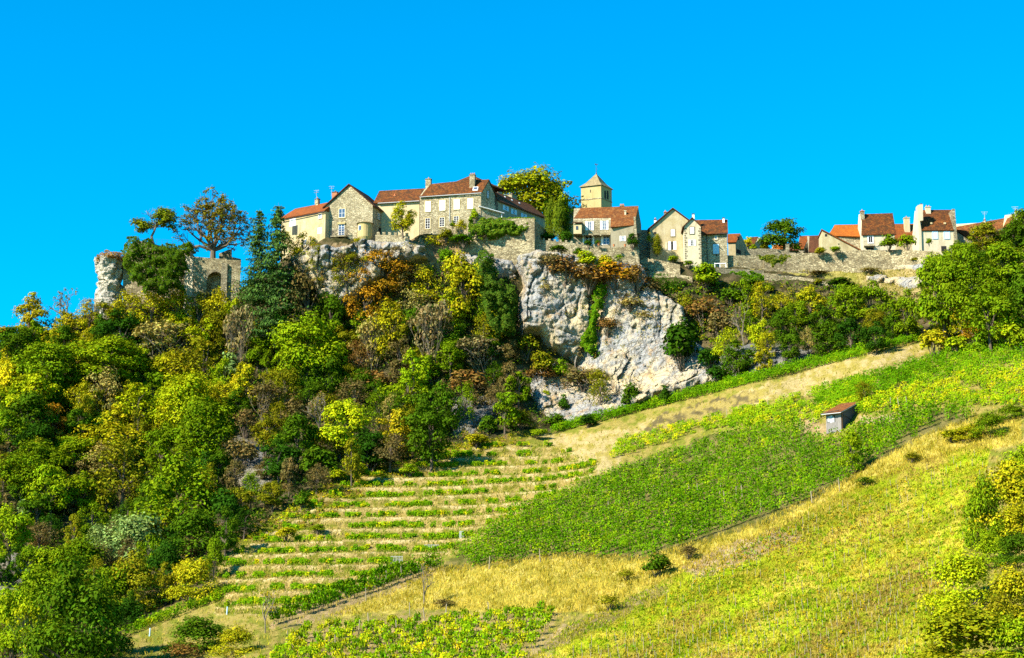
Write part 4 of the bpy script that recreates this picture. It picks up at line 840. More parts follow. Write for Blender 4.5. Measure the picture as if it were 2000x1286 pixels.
for i in range(n_):
    e = d * i / n_; ee = d * (i + 1) / n_ - .02; mb = MB(); nn = .03 * rr.random(); za, zc_ = z0 + (z1 - z0) * e / d, z0 + (z1 - z0) * ee / d
    mb.hexa([sd.pt(e, zb, -.05), sd.pt(ee, zb, -.05), sd.pt(ee, zb, .01 + nn), sd.pt(e, zb, .01 + nn), sd.pt(e, za, -.05), sd.pt(ee, zc_, -.05), sd.pt(ee, zc_, .01 + nn), sd.pt(e, za, .01 + nn)]); h.obj('plank', mb, M['wood_shade'])
mb = MB(); sd.box(mb, .02, .3, zb, z0 + .05, .04, .1); h.obj('corner_post', mb, M['woodbrn']); mb = MB(); fc.box(mb, w - .42, w, zb, z0, .045, .08); h.obj('door_board', mb, M['wood'])
mm = e0 + (e1 - e0) * .5; h.window(1620.6, 812.8, 1626.2, 825.2, bars=(1, 2)); 
for x0_, x1_ in ((1616.4, 1620.2), (1626.6, 1630.2)): a = h.hit(x0_, 814.5); b = h.hit(x1_, 825); h.shutter(fc, a[0], b[0], b[1], a[1], 'zinc')
sl_ = (z1 - z0) / d; ov = .75; mb = MB(); ring = [h.pt(u, v, z0 + sl_ * v + .16) for u, v in ((-.45, -ov), (w + .3, -ov), (w + .3, d + .5), (-.45, d + .5))]; mb.prism(ring, Vector((0, 0, -.1))); rf = h.obj('roof', mb, M['zinc'])
nr = 14; L = d + .5 + ov
for i in range(nr):
    v0 = -ov + L * i / nr + .01; v1 = -ov + L * (i + 1) / nr + .06
    mb = MB(); mb.hexa([h.pt(u, v, z0 + sl_ * v + .163 + dz) for dz in (0, .06) for u, v in ((-.43, v0), (w + .26, v0), (w + .26, min(v1, d + .48)), (-.43, min(v1, d + .48)))]); o = h.obj('tile_course', mb, M['tile_mix'], rf)
h.gutter((1602.5, 809), (1638, 801.5), -ov, None, 'iron', .06); mb = MB(); mb.tube(sd.pt(.35, h.hits(1648, 812, w)[1], .12), sd.pt(d * .75, h.hits(1666, 822, w)[1], .12), .03, .03, 6, True); h.obj('downpipe', mb, M['iron'])
# ------------------------------------------------------------------ foliage prototypes (unit size: width 1, height 1)
def unit(r, n):
    v = r.normal(size=(n, 3)); return v / np.linalg.norm(v, axis=1, keepdims=True)
def leaves(r, pos, nrm, size, asp=.62, jit=.48):
    """quads at POS facing roughly NRM; SIZE (n,) full length"""
    n = len(pos); nn = nrm + jit * unit(r, n); nn /= np.linalg.norm(nn, axis=1, keepdims=True)
    t = np.cross(nn, unit(r, n)); t /= np.linalg.norm(t, axis=1, keepdims=True) + 1e-9; b = np.cross(nn, t)
    s = (size * (.6 + .8 * r.random(n)))[:, None] * .5; t = t * s; b = b * s * asp
    return np.stack([pos - t * .9 - b * .35, pos + b - t * .1, pos + t, pos - b * .9 + t * .1], 1)
def tints(r, n, lo=.78, hi=1.22, red=.2, cl=None):
    k = lo + (hi - lo) * r.random(n); rd = 1 + red * (r.random(n) - .4) * 2
    if cl is not None: k = k * cl[0]; rd = rd * cl[1]
    t = np.stack([k * rd, k, k * (.8 + .4 * r.random(n)), np.ones(n)], 1); return np.repeat(t, 4, 0)
def cloud(r, cen, rad, n, leaf, squash=.8, shell=.55, up=.35, asp=.62, red=.15, lo=.72, hi=1.3):
    cen = np.asarray(cen, float); rad = np.asarray(rad, float); p = rad ** 2 / (rad ** 2).sum(); i = r.choice(len(cen), n, p=p)
    d = unit(r, n); d[:, 2] = np.where(d[:, 2] < -.35, -d[:, 2], d[:, 2])
    lump = 1 + .28 * np.sin(d[:, 0] * 7 + i * 1.7) * np.sin(d[:, 1] * 6 + i) + .15 * np.sin(d[:, 2] * 11 + i * 2.3)
    rr = (shell + (1.08 - shell) * r.random(n) ** .7) * rad[i] * lump
    pos = cen[i] + d * rr[:, None] * np.array([1, 1, squash]); nrm = d + np.array([0, 0, up])
    ck = .82 + .36 * r.random(len(cen)); cr = .9 + .2 * r.random(len(cen)); return leaves(r, pos, nrm, np.full(n, leaf), asp), tints(r, n, lo, hi, red, (ck[i], cr[i]))
def limbs(r, mb, base, targets, r0, fork=.35, n=6):
    b = Vector(base)
    for t in targets:
        t = Vector(t); s = b + Vector((0, 0, fork * (t.z - b.z) * r.random())); m = s.lerp(t, .5) + Vector((r.normal() * .03, r.normal() * .03, .04)); mb.tube(s, m, r0, r0 * .6, n); mb.tube(m, t, r0 * .6, r0 * .15, n)
def proto_tree(seed, n=5600, leaf=.048, cz=.50, rz=.46, ncl=46, ax=1.0, top=0.0):
    r = np.random.default_rng(seed); d = unit(r, ncl); d[:, 2] = np.where(d[:, 2] < -.9, -d[:, 2], d[:, 2]); q = (.40 + .56 * r.random(ncl) ** .7)[:, None]
    cen = np.array([0, 0, cz]) + d * q * np.array([.43 * ax, .43 * ax, rz]); 
    if top: cen[:, :2] *= (1 - top * np.clip((cen[:, 2] - cz) / rz, -.3, 1))[:, None]
    rad = (.07 + .13 * r.random(ncl) ** 1.3); V, t = cloud(r, cen, rad * ax ** .5, n, leaf)
    mb = MB(); tp = Vector((r.normal() * .02, r.normal() * .02, .34)); mb.tube((0, 0, -.06), tp, .032, .024, 8); mb.tube(tp, (tp.x * 2, tp.y, cz + rz * .5), .024, .007, 6)
    limbs(r, mb, (tp.x, tp.y, .28), [c for c in cen[:13]], .014)
    return V, t, mb
def proto_bush(seed, n=1500, leaf=.085, ncl=14, flat=1.0):
    r = np.random.default_rng(seed); d = unit(r, ncl); d[:, 2] = np.abs(d[:, 2]) * 1.35 - .42; cen = np.array([0, 0, .40]) + d * (.35 + .45 * r.random(ncl))[:, None] * np.array([.42, .42, .45])
    if ncl > 30: a = np.arange(14) * .449; cen[:14] = np.stack([np.cos(a) * .36, np.sin(a) * .36, .02 + .16 * r.random(14)], 1)
    rad = (.14 + .12 * r.random(ncl)) * (1 if ncl < 30 else .85); V, t = cloud(r, cen, rad, n, leaf)
    mb = MB(); limbs(r, mb, (0, 0, -.15), list(cen[:9]), .02, .1, 5); return V, t, mb
def grow(r, mb, p, d, L, rad, lev, tips, spread=.55, up=.12, kids=(2, 3), segs=2):
    q = Vector(p); dd = Vector(d)
    for i in range(segs):
        n_ = q + dd * (L / segs); mb.tube(q, n_, rad * (1 - .25 * i / segs), rad * (1 - .25 * (i + 1) / segs), 6 if lev > 2 else 4); q = n_; dd = (dd + Vector((r.normal(), r.normal(), r.normal())) * .13 + Vector((0, 0, up))).normalized()
    if lev == 0: tips.append(q); return
    for i in range(r.integers(kids[0], kids[1] + 1)):
        o = Vector((r.normal(), r.normal(), r.normal() * .6)); o = (o - dd * o.dot(dd)); o = o.normalized() if o.length > 1e-3 else Vector((1, 0, 0)); grow(r, mb, q, (dd + o * (spread + .35 * r.random())).normalized(), L * (.64 + .2 * r.random()), rad * .62, lev - 1, tips, spread, up, kids, segs)
    if lev > 1: tips.append(q)
def proto_sparse(seed, n=900, leaf=.06, lev=5, keep=.6, spread=.6, L=.26, up=.10, cl=.06, r0=.03, norm=True):
    r = np.random.default_rng(seed); mb = MB(); tips = []; grow(r, mb, (0, 0, -.05), (0, 0, 1), L, r0, lev, tips, spread, up)
    a = np.array([tuple(v) for v in mb.v]); sx = 2 * np.percentile(np.abs(a[:, :2]), 99); sz = a[:, 2].max(); k = np.array([1 / sx, 1 / sx, 1 / sz]) if norm else np.ones(3)
    mb.v = [tuple(np.array(v) * k) for v in mb.v]; tp = np.array([tuple(t) for t in tips]) * k; tp = tp[r.random(len(tp)) < keep]
    V, t = cloud(r, tp, np.full(len(tp), cl), n, leaf, 1.0, .1, .2, red=.3); return V, t, mb
def proto_cedar(seed, n=6000):
    r = np.random.default_rng(seed); mb = MB(); mb.tube((0, 0, -.03), (0, 0, .6), .022, .014, 8); mb.tube((0, 0, .6), (.01, 0, 1.0), .014, .002, 6); pos = []; nr = []; cl = []
    for i in range(34):
        z = .04 + .93 * i / 33; env = (1 - z) ** .75 * .5 + .035
        for j in range(r.integers(4, 7)):
            a = r.random() * 6.283; L = env * (.6 + .5 * r.random()); dz = L * (.10 - .22 * r.random()) * .5; e = Vector((math.cos(a) * L, math.sin(a) * L, z + dz)); mb.tube((0, 0, z), e, .006, .002, 4)
            m = int(45 * L / .3) + 8; s = r.random(m) ** .7; w = .10 * L / .4 + .015
            q = np.stack([math.cos(a) * L * s, math.sin(a) * L * s, z + dz * s], 1) + np.stack([r.normal(size=m) * w, r.normal(size=m) * w, -np.abs(r.normal(size=m)) * .008], 1); pos.append(q); nr.append(np.tile([math.cos(a) * .3, math.sin(a) * .3, 1.0], (m, 1))); cl.append(np.full(m, .75 + .5 * r.random()))
    pos = np.concatenate(pos); nr = np.concatenate(nr); cl = np.concatenate(cl); return leaves(r, pos, nr, np.full(len(pos), .05), .5, .45), tints(r, len(pos), .7, 1.3, .2, (cl, 1)), mb
def proto_cypress(seed, n=4500):
    r = np.random.default_rng(seed); k = 26; z = np.linspace(.06, .95, k); w = .40 * np.sin(np.pi * np.clip(z * .86 + .12, 0, 1)) ** .8; a = r.random(k) * 6.283; cen = np.stack([np.cos(a) * w * .5, np.sin(a) * w * .5, z], 1); V, t = cloud(r, cen, w * .62 + .06, n, .05, .6, .6, .2); mb = MB(); mb.tube((0, 0, -.06), (0, 0, .3), .05, .03, 6); return V, t, mb
def proto_twigs(seed, n=1500, st=9, leaf=.06, keep=.7):
    """many thin upright stems with few leaves"""
    r = np.random.default_rng(seed); mb = MB(); tips = []
    for i in range(st): grow(r, mb, (r.normal() * .09, r.normal() * .09, -.06), Vector((r.normal() * .25, r.normal() * .25, 1)).normalized(), .36, .0065, 3, tips, .35, .12)
    a = np.array([tuple(v) for v in mb.v]); k = np.array([1 / (2 * np.percentile(np.abs(a[:, :2]), 98)),] * 2 + [1 / a[:, 2].max()]); mb.v = [tuple(np.array(v) * k) for v in mb.v]; tp = np.array([tuple(t) for t in tips]) * k; tp = tp[r.random(len(tp)) < keep]; V, t = cloud(r, tp, np.full(len(tp), .11), n, leaf, 1.0, .1, .2); return V, t, mb

PROTO = {}
def reg(kind, items, bark='bark', leafm='leaf'):
    PROTO[kind] = []
    for V, t, mb in items: PROTO[kind].append((mb.mesh('trunk', M[bark]), quadmesh('crown', V, M[leafm], t)))
reg('tree', [proto_tree(100 + i) for i in range(7)])
reg('big', [proto_tree(130 + i, 12000, .036, ncl=80) for i in range(4)])
reg('small', [proto_tree(150 + i, 3200, .058, .49, .47, 32) for i in range(6)])
reg('tall', [proto_tree(200 + i, 4200, .048, .49, .48, 38, .85, .35) for i in range(5)])
reg('airy', [proto_tree(250 + i, 2700, .044, .50, .47, 44) for i in range(6)])
reg('bush', [proto_bush(300 + i) for i in range(6)])
reg('thicket', [proto_bush(370 + i, 6000, .042, 40) for i in range(4)])
PROTO['lowtree'] = PROTO['thicket']
reg('scrub', [proto_bush(350 + i, 700, .075, 20) for i in range(6)])
reg('twig', [proto_twigs(400 + i) for i in range(5)], 'palebark')
reg('bare', [proto_sparse(450 + i, 260, .045, 5, .35) for i in range(4)], 'palebark')
reg('half', [proto_sparse(500 + i, 1100, .055, 5, .6) for i in range(3)])
reg('cypress', [proto_cypress(550 + i) for i in range(3)])
reg('cedar', [proto_cedar(600), proto_cedar(601)], 'bark', 'needle')
HANG = dict(big=.08, lowtree=0, thicket=0, tree=.08, small=.08, tall=.06, airy=.08, bush=0, scrub=0, twig=.0, bare=0, half=0, cypress=0, cedar=0)
CAT = dict(big='tree', lowtree='tree', thicket='bush', tree='tree', small='tree', tall='tree', airy='tree', bush='bush', scrub='bush', twig='bush', bare='tree', half='tree', cypress='tree', cedar='tree')
NAMES = dict(big='broadleaf_tree', lowtree='broadleaf_tree', thicket='thicket', tree='broadleaf_tree', small='broadleaf_tree', tall='broadleaf_tree', airy='thin_tree', bush='bush', scrub='scrub_bush', twig='twiggy_bush', bare='bare_tree', half='half_bare_tree', cypress='cypress_tree', cedar='cedar_tree')
prng = np.random.default_rng(11); NT_ = [0]
def plant(cx, cy, w, h, kind, col, label, group=None, D=None, cat=None, name=None, grow_=1.0):
    """crown centre and size in photo pixels; stands on the ground below its crown"""
    if kind == 'tree' and w >= 100: kind = 'big'
    if kind == 'thicket': w *= 1.12; h *= 1.05
    w *= grow_; h *= grow_; hang = HANG[kind]; H_ = h / (1 - hang); by = cy - h / 2 + H_
    D = surfD(cx, by) if D is None else D
    base = P(cx, by, D); s = D / FPX; c = PAL[col] if isinstance(col, str) else col
    root = thing(name or NAMES[kind], label, cat or CAT[kind], base - Vector((0, 0, .1)), group)
    tm, cm = PROTO[kind][prng.integers(len(PROTO[kind]))]; a = prng.random() * 6.283
    for nm, me in (('trunk', tm), ('crown', cm)):
        o = link(nm, me, root); o.rotation_euler = (0, 0, a); o.scale = (w * s * 1.06, w * s * 1.06, H_ * s * 1.03)
        if nm == 'crown': j = .88 + .24 * prng.random(); o.color = tuple(min(1, x * j) for x in c) + (1,)
    NT_[0] += 1; return root

W_ = 'trees of the wooded slope'; S_ = 'bushes of the wooded slope'
TREES = [
# skyline and upper left wood
(55,612,64,72,'tall','gold','golden orange pointed tree on the skyline at the far edge of the wood'),(130,604,62,66,'bare','olive','wispy almost leafless tree on the skyline between two golden trees'),
(10,650,44,36,'bush','orange','orange brown bush at the outermost end of the skyline'),(172,612,48,48,'airy','gold','rusty golden tree on the skyline next to the white rock pillar'),
(205,618,52,46,'small','olive','dark olive tree directly below the white rock pillar'),(124,634,46,50,'small','gold','golden yellow tree just below the wispy skyline tree'),
(249,602,62,62,'airy','oliveyel','yellow olive tree at the foot of the rock pillar, beside the ivy mass'),(294,604,70,64,'airy','yellow','yellow airy tree under the middle of the ivy mass'),
(345,600,62,64,'airy','oliveyel','golden olive tree under the lit edge of the ruined arch tower'),(388,612,50,72,'airy','olive','thin olive tree standing before the ruined arch tower'),
(424,604,56,66,'airy','oliveyel','yellowish olive tree directly below the dark round arch'),(352,634,40,48,'small','lime','small brilliant lime tree below the golden olive tree of the tower'),
(397,650,62,58,'small','lime','lime green tree halfway between the arch and the pale bare saplings'),(455,612,34,52,'small','lime','slim lime tree beside the lower boughs of the cedar'),
(29,682,82,72,'tree','dark','dark green round tree under the outermost skyline'),(127,674,54,62,'tree','dark','dark green tree beneath the golden yellow skyline trees'),
(232,652,84,82,'tree','deep','dense deep green tree below the rock pillar, darkest of the upper wood'),(190,654,44,70,'tall','dark','narrow dark green tree leaning on the densest upper tree'),
(201,704,122,84,'tree','bright','wide fresh green tree in the middle of the upper wood'),(87,722,112,92,'tree','mid','wide mid green tree below the yellow skyline patch'),
(82,662,54,50,'small','yellow','yellow tree between two dark green trees of the upper wood'),(325,678,90,80,'twig','tan','tan half leafless thicket below the bright lime sapling'),
(336,716,80,70,'airy','oliveyel','thin straw yellow tree under the tan thicket'),(400,704,100,90,'airy','olive','olive brown airy tree beside the pale bare saplings'),
(468,676,54,124,'twig','twig','pale bare saplings standing upright below the cedar'),(447,715,54,60,'bush','silver','pale grey green shrub under the pale bare saplings'),
(481,754,58,72,'small','yellow','yellow tree under the pale bare saplings, edge of the dark ravine'),(381,753,42,38,'small','gold','small golden tree behind the large lime tree with the forked trunk'),
(8,742,50,74,'small','lemon','lemon yellow tree at the picture edge below the dark green round tree'),(66,774,92,82,'tree','lime','yellow green tree beside the lemon yellow one'),
(201,768,64,84,'airy','tan','tan olive tree under the wide fresh green tree'),(247,768,54,50,'small','gold','small golden crown right beside the tan olive tree'),
(153,784,54,72,'airy','oliveyel','olive gold slender tree left of the tan olive tree'),(298,760,58,56,'small','mid','mid green tree behind the yellow tree in the centre of the wood'),
(362,800,112,112,'tree','lime','largest lime green tree, with a dark forked trunk showing below its crown'),(423,784,54,64,'small','oliveyel','yellowish green tree between the big lime tree and the ravine'),
(264,794,82,72,'airy','lime','yellow green feathery tree next to the big lime tree'),(226,818,56,52,'small','yellow','yellow crown in the very centre of the left wood'),
(309,800,46,64,'tall','bright','narrow bright green tree touching the big lime tree'),(100,822,62,62,'small','orange','orange gold tree surrounded by dark green on the left slope'),
(48,818,92,84,'tree','dark','broad dark green tree next to the orange gold one'),(153,830,56,64,'small','dark','dark green tree behind the orange gold one, towards the centre'),
(219,862,122,84,'airy','yellow','broad yellow speckled tree below the yellow crown'),(314,882,64,84,'tree','mid','mid green tree under the forked trunk of the lime tree'),
(397,852,112,112,'tree','mid','large mid green tree leaning over the dark ravine'),(16,846,66,70,'tree','mid','mid green tree at the picture edge below the broad dark one'),
(66,872,74,72,'tree','deep','deep green tree below the broad dark green one'),(140,890,84,60,'tree','bright','bright green crown below the dark middle of the left wood'),
(211,898,84,66,'airy','tan','straw coloured tree under the broad yellow speckled one'),(270,700,50,52,'small','bright','small bright green tree above the yellow green feathery one'),
(480,820,52,60,'scrub','brown','brown scrub on the dark ravine edge'),(288,668,44,50,'airy','gold','gold flecked thin tree beside the densest deep green tree'),
(440,650,44,60,'airy','olive','thin olive sapling left of the cedar foot'),(160,655,50,50,'small','oliveyel','olive yellow tree between the dark trees under the skyline'),
(250,735,50,50,'small','mid','mid green crown under the wide fresh green tree'),(20,790,50,50,'small','mid','small mid green crown under the lemon yellow tree'),
# lower left wood
(60,920,112,92,'tree','mid','big mid green tree at the picture edge above the silvery row'),(98,962,76,84,'tree','bright','light green tree in front of the big mid green edge tree'),
(158,960,58,66,'tree','bright','yellow lit green tree in the dark hollow of the lower wood'),(47,998,64,46,'bush','silver','small grey green bush low in the dark hollow'),
(19,1050,72,92,'tree','bright','bright green tree above the grey rock at the picture edge'),(76,1060,34,34,'scrub','rust','little rust bush above the grey rock'),
(237,928,104,104,'airy','olive','dark olive tree with yellow flecks above the silvery tree'),(347,944,132,150,'lowtree','mid','massive deep green tree at the corner of the ravine'),
(385,1026,100,100,'lowtree','dark','dark green tree under the massive ravine tree'),(259,1036,110,104,'lowtree','silver','large silvery grey green tree above the lowest wood'),
(314,1026,54,58,'small','oliveyel','yellow tinged crown beside the silvery tree'),(193,1058,72,80,'lowtree','silver','smaller silvery tree, downhill neighbour of the large silvery one'),
(152,1086,100,96,'lowtree','mid','mid green tree in the row of lower trees under the smaller silvery one'),(259,1125,98,116,'lowtree','olive','olive green rounded tree, lowest of the middle row'),
(380,1120,86,92,'lowtree','oliveyel','yellow olive round tree beside the first terrace'),(140,1172,146,196,'lowtree','dark','tallest deep green tree of the lowest wood'),
(76,1152,92,130,'lowtree','mid','mid green tree leaning against the tallest deep green tree'),(22,1190,84,140,'lowtree','bright','bright yellow green tree in the bottom corner of the wood'),
(200,1206,90,110,'lowtree','deep','deep dark tree in the shade of the tallest one, beside the vine path'),(48,1244,52,100,'twig','lime','pale yellow upright poplar sapling in the bottom corner'),
(320,1090,80,100,'lowtree','deep','deep green tree in the shadow between silvery tree and terrace'),(440,985,60,70,'bush','deep','deep green bush low in the ravine shade'),
(395,925,60,70,'tree','deep','deep green tree between ravine tree and rock face'),(300,975,60,60,'tree','dark','dark crown tucked above the silvery tree'),
(20,1260,50,60,'bush','bright','bright green bush behind the poplar sapling'),(215,1140,80,110,'lowtree','mid','mid green crown between the tallest tree and the olive rounded one'),
(100,1095,84,80,'lowtree','bright','lit green crown just above the tallest deep green tree'),(60,1105,60,60,'tree','mid','green crown below the grey rock'),
# centre: below the stone gable
(597,582,92,124,'airy','brown','dark olive brown tree in the shade right of the cedar'),(646,618,64,84,'tree','dark','dark green tree under the jagged rock'),
(560,640,60,90,'tree','deep','deep green tree at the foot of the cedar'),(676,524,54,64,'airy','olive','olive young tree in front of the jagged rock'),
(745,530,102,86,'tree','orange','orange autumn oak just under the jagged rock'),(716,590,86,84,'airy','orange','paler orange tree directly below the orange oak'),
(792,548,64,66,'airy','brown','brown olive tree right next to the orange oak'),(836,560,64,72,'airy','oliveyel','yellow olive tree between orange oak and ivy column'),
(907,560,92,104,'tree','oliveyel','wide yellow green tree left of the ivy hung cliff'),(809,602,64,64,'airy','tan','tan thin tree under the brown olive one'),
(760,644,84,92,'airy','oliveyel','straw olive tree with pale trunk below the oaks'),(842,668,76,114,'twig','twig','grey dead thicket draped with creeper in the centre of the slope'),
(724,682,54,100,'twig','tan','grey brown dead stems below the paler orange tree'),(600,686,122,114,'tree','bright','large fresh green tree with yellowing side, centre of the slope'),
(652,668,64,74,'small','mid','mid green tree behind the large fresh green one'),(568,664,40,50,'airy','gold','peach yellow tree top left of the large fresh green tree'),
(731,740,84,54,'scrub','rust','rust red bush in the middle of the slope'),(809,728,64,76,'small','bright','bright green tree right of the rust red bush'),
(796,762,74,70,'small','bright','bright green tree, lower of the pair by the rust red bush'),(871,650,34,34,'bush','dark','small dark green bush in the grey dead thicket'),
(917,742,94,62,'scrub','rust','red brown bush above the small grey crag'),(675,838,84,96,'tree','lime','brightest yellow green tree at the foot of the slope, near the vineyard'),
(777,842,74,84,'small','gold','orange gold tree at the foot of the slope'),(842,846,84,100,'tree','dark','dark green tree against the small grey crag'),
(852,796,74,84,'tree','dark','dark green tree above the one at the grey crag'),(986,804,54,66,'small','mid','round green tree at the foot of the big cliff'),
(953,828,38,38,'bush','dark','small dark bush in front of the grey crag'),(581,862,84,84,'tree','dark','dark olive tree low on the slope over the terraces'),
(515,790,72,60,'twig','brown','brown twigs on bare ground beside the yellow ravine tree'),(623,812,54,74,'bare','twig','small pale leafless tree on the slope'),
(1012,756,50,60,'small','mid','green tree hiding the lower corner of the big cliff'),(940,696,74,60,'twig','twig','tangle of grey brown twigs above the red brown bush'),
(470,880,70,70,'scrub','brown','dull brown scrub over the rock face in the ravine'),(545,900,70,70,'tree','deep','deep green tree in the shade above the green bank'),
(620,900,70,70,'bush','dark','dark bush at the foot of the slope above the green bank'),(720,890,70,56,'bush','deep','deep green bush under the brightest yellow green tree'),
(880,700,56,64,'tree','mid','mid green tree between dead thicket and ivy columns'),(690,770,60,60,'airy','brown','brown thin tree under the rust red bush'),
(640,740,60,70,'tree','dark','dark green tree below the large fresh green one'),(555,760,60,70,'airy','olive','olive thin tree under the large fresh green one'),
(760,800,50,56,'airy','tan','tan thin tree just above the orange gold one'),(965,640,50,80,'airy','oliveyel','yellow olive thin tree beside the cliff edge'),
(880,610,60,66,'small','lime','lime green crown below the wide yellow green tree'),(520,860,50,60,'scrub','olive','olive scrub in the ravine rocks'),
(1010,815,50,46,'bush','olive','olive bush beside the round green tree at the cliff foot'),(930,780,40,40,'scrub','brown','brown scrub on top of the grey crag'),
(575,800,56,60,'scrub','brown','brown scrub on the stony patch of the slope'),(700,700,50,60,'airy','rust','rusty thin tree beside the grey brown dead stems'),
(935,600,50,60,'small','mid','green crown in front of the ivy columns'),(780,690,50,60,'airy','brown','brown thin tree beside the straw olive one'),
]
for t in TREES: plant(*t[:7], group=W_ if CAT[t[4]] == 'tree' else S_, grow_=1.22)
# small trees that fill the gaps between those above, each named by its neighbour
frng = np.random.default_rng(31); seen = set(); FILL = []
cnames = dict(dark='dark green', mid='mid green', olive='olive', oliveyel='yellow olive', bright='bright green', brown='brownish', gold='golden', tan='straw coloured', lime='lime green', deep='deep green', rust='rusty')
while len(FILL) < 135:
    x, y = frng.uniform(0, 1000), frng.uniform(630, 1230)
    if not inpoly(np.array([x]), np.array([y]), [(0,670),(100,650),(200,640),(460,600),(620,640),(760,600),(900,520),(1000,600),(1010,680),(990,790),(870,850),(640,920),(540,980),(430,1070),(400,1120),(180,1250),(0,1280)])[0]: continue
    if any((x - f[0]) ** 2 + (y - f[1]) ** 2 < 26 ** 2 for f in FILL): continue
    dd = [((x - t[0]) / t[2]) ** 2 + ((y - t[1]) / t[3]) ** 2 for t in TREES]; i = int(np.argmin(dd))
    if dd[i] < .10 or (x < 130 and y < 660): continue
    t = TREES[i]; lw = y > 820 or x > 560
    cn = frng.choice(['dark', 'mid', 'olive', 'oliveyel', 'bright', 'mid', 'oliveyel', 'olive', 'lime', 'deep'] if not lw else ['dark', 'deep', 'mid', 'olive', 'brown', 'dark', 'deep', 'mid', 'dark', 'olive'])  # low and central slope: darker species, with the slope's shade put into their colours
    sz = 'small' if frng.random() < .6 else 'slim'; rel = ('just below' if y > t[1] + .25 * t[3] else 'just above' if y < t[1] - .25 * t[3] else 'right beside'); lab = t[6]
    wd = lab.split(',')[0].split(); lab = ' '.join(wd[:10]); 
    while lab.split()[-1] in ('the', 'a', 'of', 'to', 'in', 'below', 'under', 'and', 'with', 'beside', 'next', 'directly', 'between', 'behind', 'over', 'at', 'two', 'above', 'from', 'dark', 'pale', 'densest', 'big', 'upper', 'on'): lab = lab.rsplit(' ', 1)[0]
    lab = f'{sz} {cnames[cn]} tree {rel} the {lab}'
    if lab in seen or len(lab.split()) > 16: continue
    seen.add(lab); w = frng.uniform(44, 72); FILL.append((x, y, w * (.75 if sz == 'slim' else 1), w * (1.3 if sz == 'slim' else 1.0), frng.choice(['small', 'airy', 'tall', 'small']) if sz == 'slim' else frng.choice(['small', 'airy', 'tree']), cn, lab))
for t in FILL: plant(*t, group=W_)
K_ = 'bushes on and around the big cliff'
for t in [
(1080,508,64,40,'scrub','brown','brown scrub at the corner of the high ivy wall'),(1104,522,84,54,'scrub','rust','rust brown scrub on the brow of the big cliff'),(1146,505,46,38,'bush','lime','lime green bush under the battlemented garden wall'),
(1183,514,54,40,'bush','oliveyel','yellow bush under the pale terrace wall'),(1205,534,100,56,'scrub','orange','orange brown scrub under the pale terrace wall'),(1244,536,76,60,'scrub','rust','rust scrub beneath the corner of the pale terrace wall'),
(1150,536,90,52,'scrub','rust','rust scrub hanging over the brow between the two cliff faces'),(1187,632,46,36,'scrub','rust','rust patch of scrub in the middle of the cliff'),(1335,664,88,104,'bush','darkivy','big dark ivy bush clinging to the shaded side of the cliff'),(1385,700,50,60,'bush','deep','deep green bush in the shaded corner below the big dark ivy bush'),
(1377,537,66,54,'bush','bright','dense round green bush under the blue shuttered house'),(1426,576,48,42,'bush','dark','dark green bush below the road wall end'),(1456,574,38,54,'small','mid','mid green young tree next to the dark green bush'),
(1340,590,44,48,'scrub','olive','olive scrub at the top of the shaded cliff'),(1376,604,74,72,'scrub','rust','large rust brown scrub below the round green bush'),(1408,628,62,62,'scrub','brown','brown scrub beside the pale leafless tree'),
(1423,674,48,62,'airy','lime','light green thin tree growing out of the cliff'),(1488,586,44,62,'airy','oliveyel','yellow green thin tree under the dark green bush'),(1488,656,44,54,'small','lime','lime tree in the gully right of the cliff'),
(1494,702,38,42,'small','oliveyel','yellow olive crown over the low rocks by the vine strip'),(1030,668,62,54,'scrub','olive','yellowish scrub at the cliff side'),(1060,708,54,52,'bush','olive','olive bush on the ledge of the cliff'),
(1095,720,42,42,'bush','mid','green bush on the ledge of the cliff'),(1054,728,62,34,'scrub','rust','rust scrub along the cliff ledge'),(1140,735,82,52,'scrub','brown','dry brown scrub in the middle of the lower cliff'),
(1172,752,44,64,'airy','olive','sparse olive tree at the lower cliff'),(1231,770,42,56,'bush','dark','narrow dark green bush in the cleft above the vine strip'),(1298,768,24,40,'bush','darkivy','thin dark bush in the rock crack by the vine strip'),
(1101,786,26,38,'bush','darkivy','dark tuft on the lowest rock face'),(1086,818,44,30,'bush','dark','dark low bush where the vine strip begins'),(1148,820,38,28,'bush','deep','deep green low bush on the lowest rocks'),
(1066,768,18,18,'bush','lime','tiny lime bush on the bare lowest rock'),(1452,632,40,70,'bare','twig','pale leafless tree in the brown scrub'),(1400,730,50,50,'bush','deep','deep shaded bush at the corner of cliff and vine strip'),
(1445,700,60,60,'tree','dark','dark tree on the low rocks under the light green thin tree'),(1275,560,50,40,'scrub','brown','brown scrub on the lowest cliff top wall'),(1165,705,30,50,'bush','darkivy','dark bush at the bottom of the ivy strip'),
(1230,590,60,26,'scrub','tan','dry tan scrub on the cliff shoulder'),(1260,615,40,26,'scrub','tan','dry tan scrub below the cliff shoulder'),(1065,560,30,26,'scrub','tan','dry tuft on the upper edge of the big cliff'),
]: plant(*t[:7], group=K_, grow_=1.2)
R_ = 'trees between the village and the vineyard'
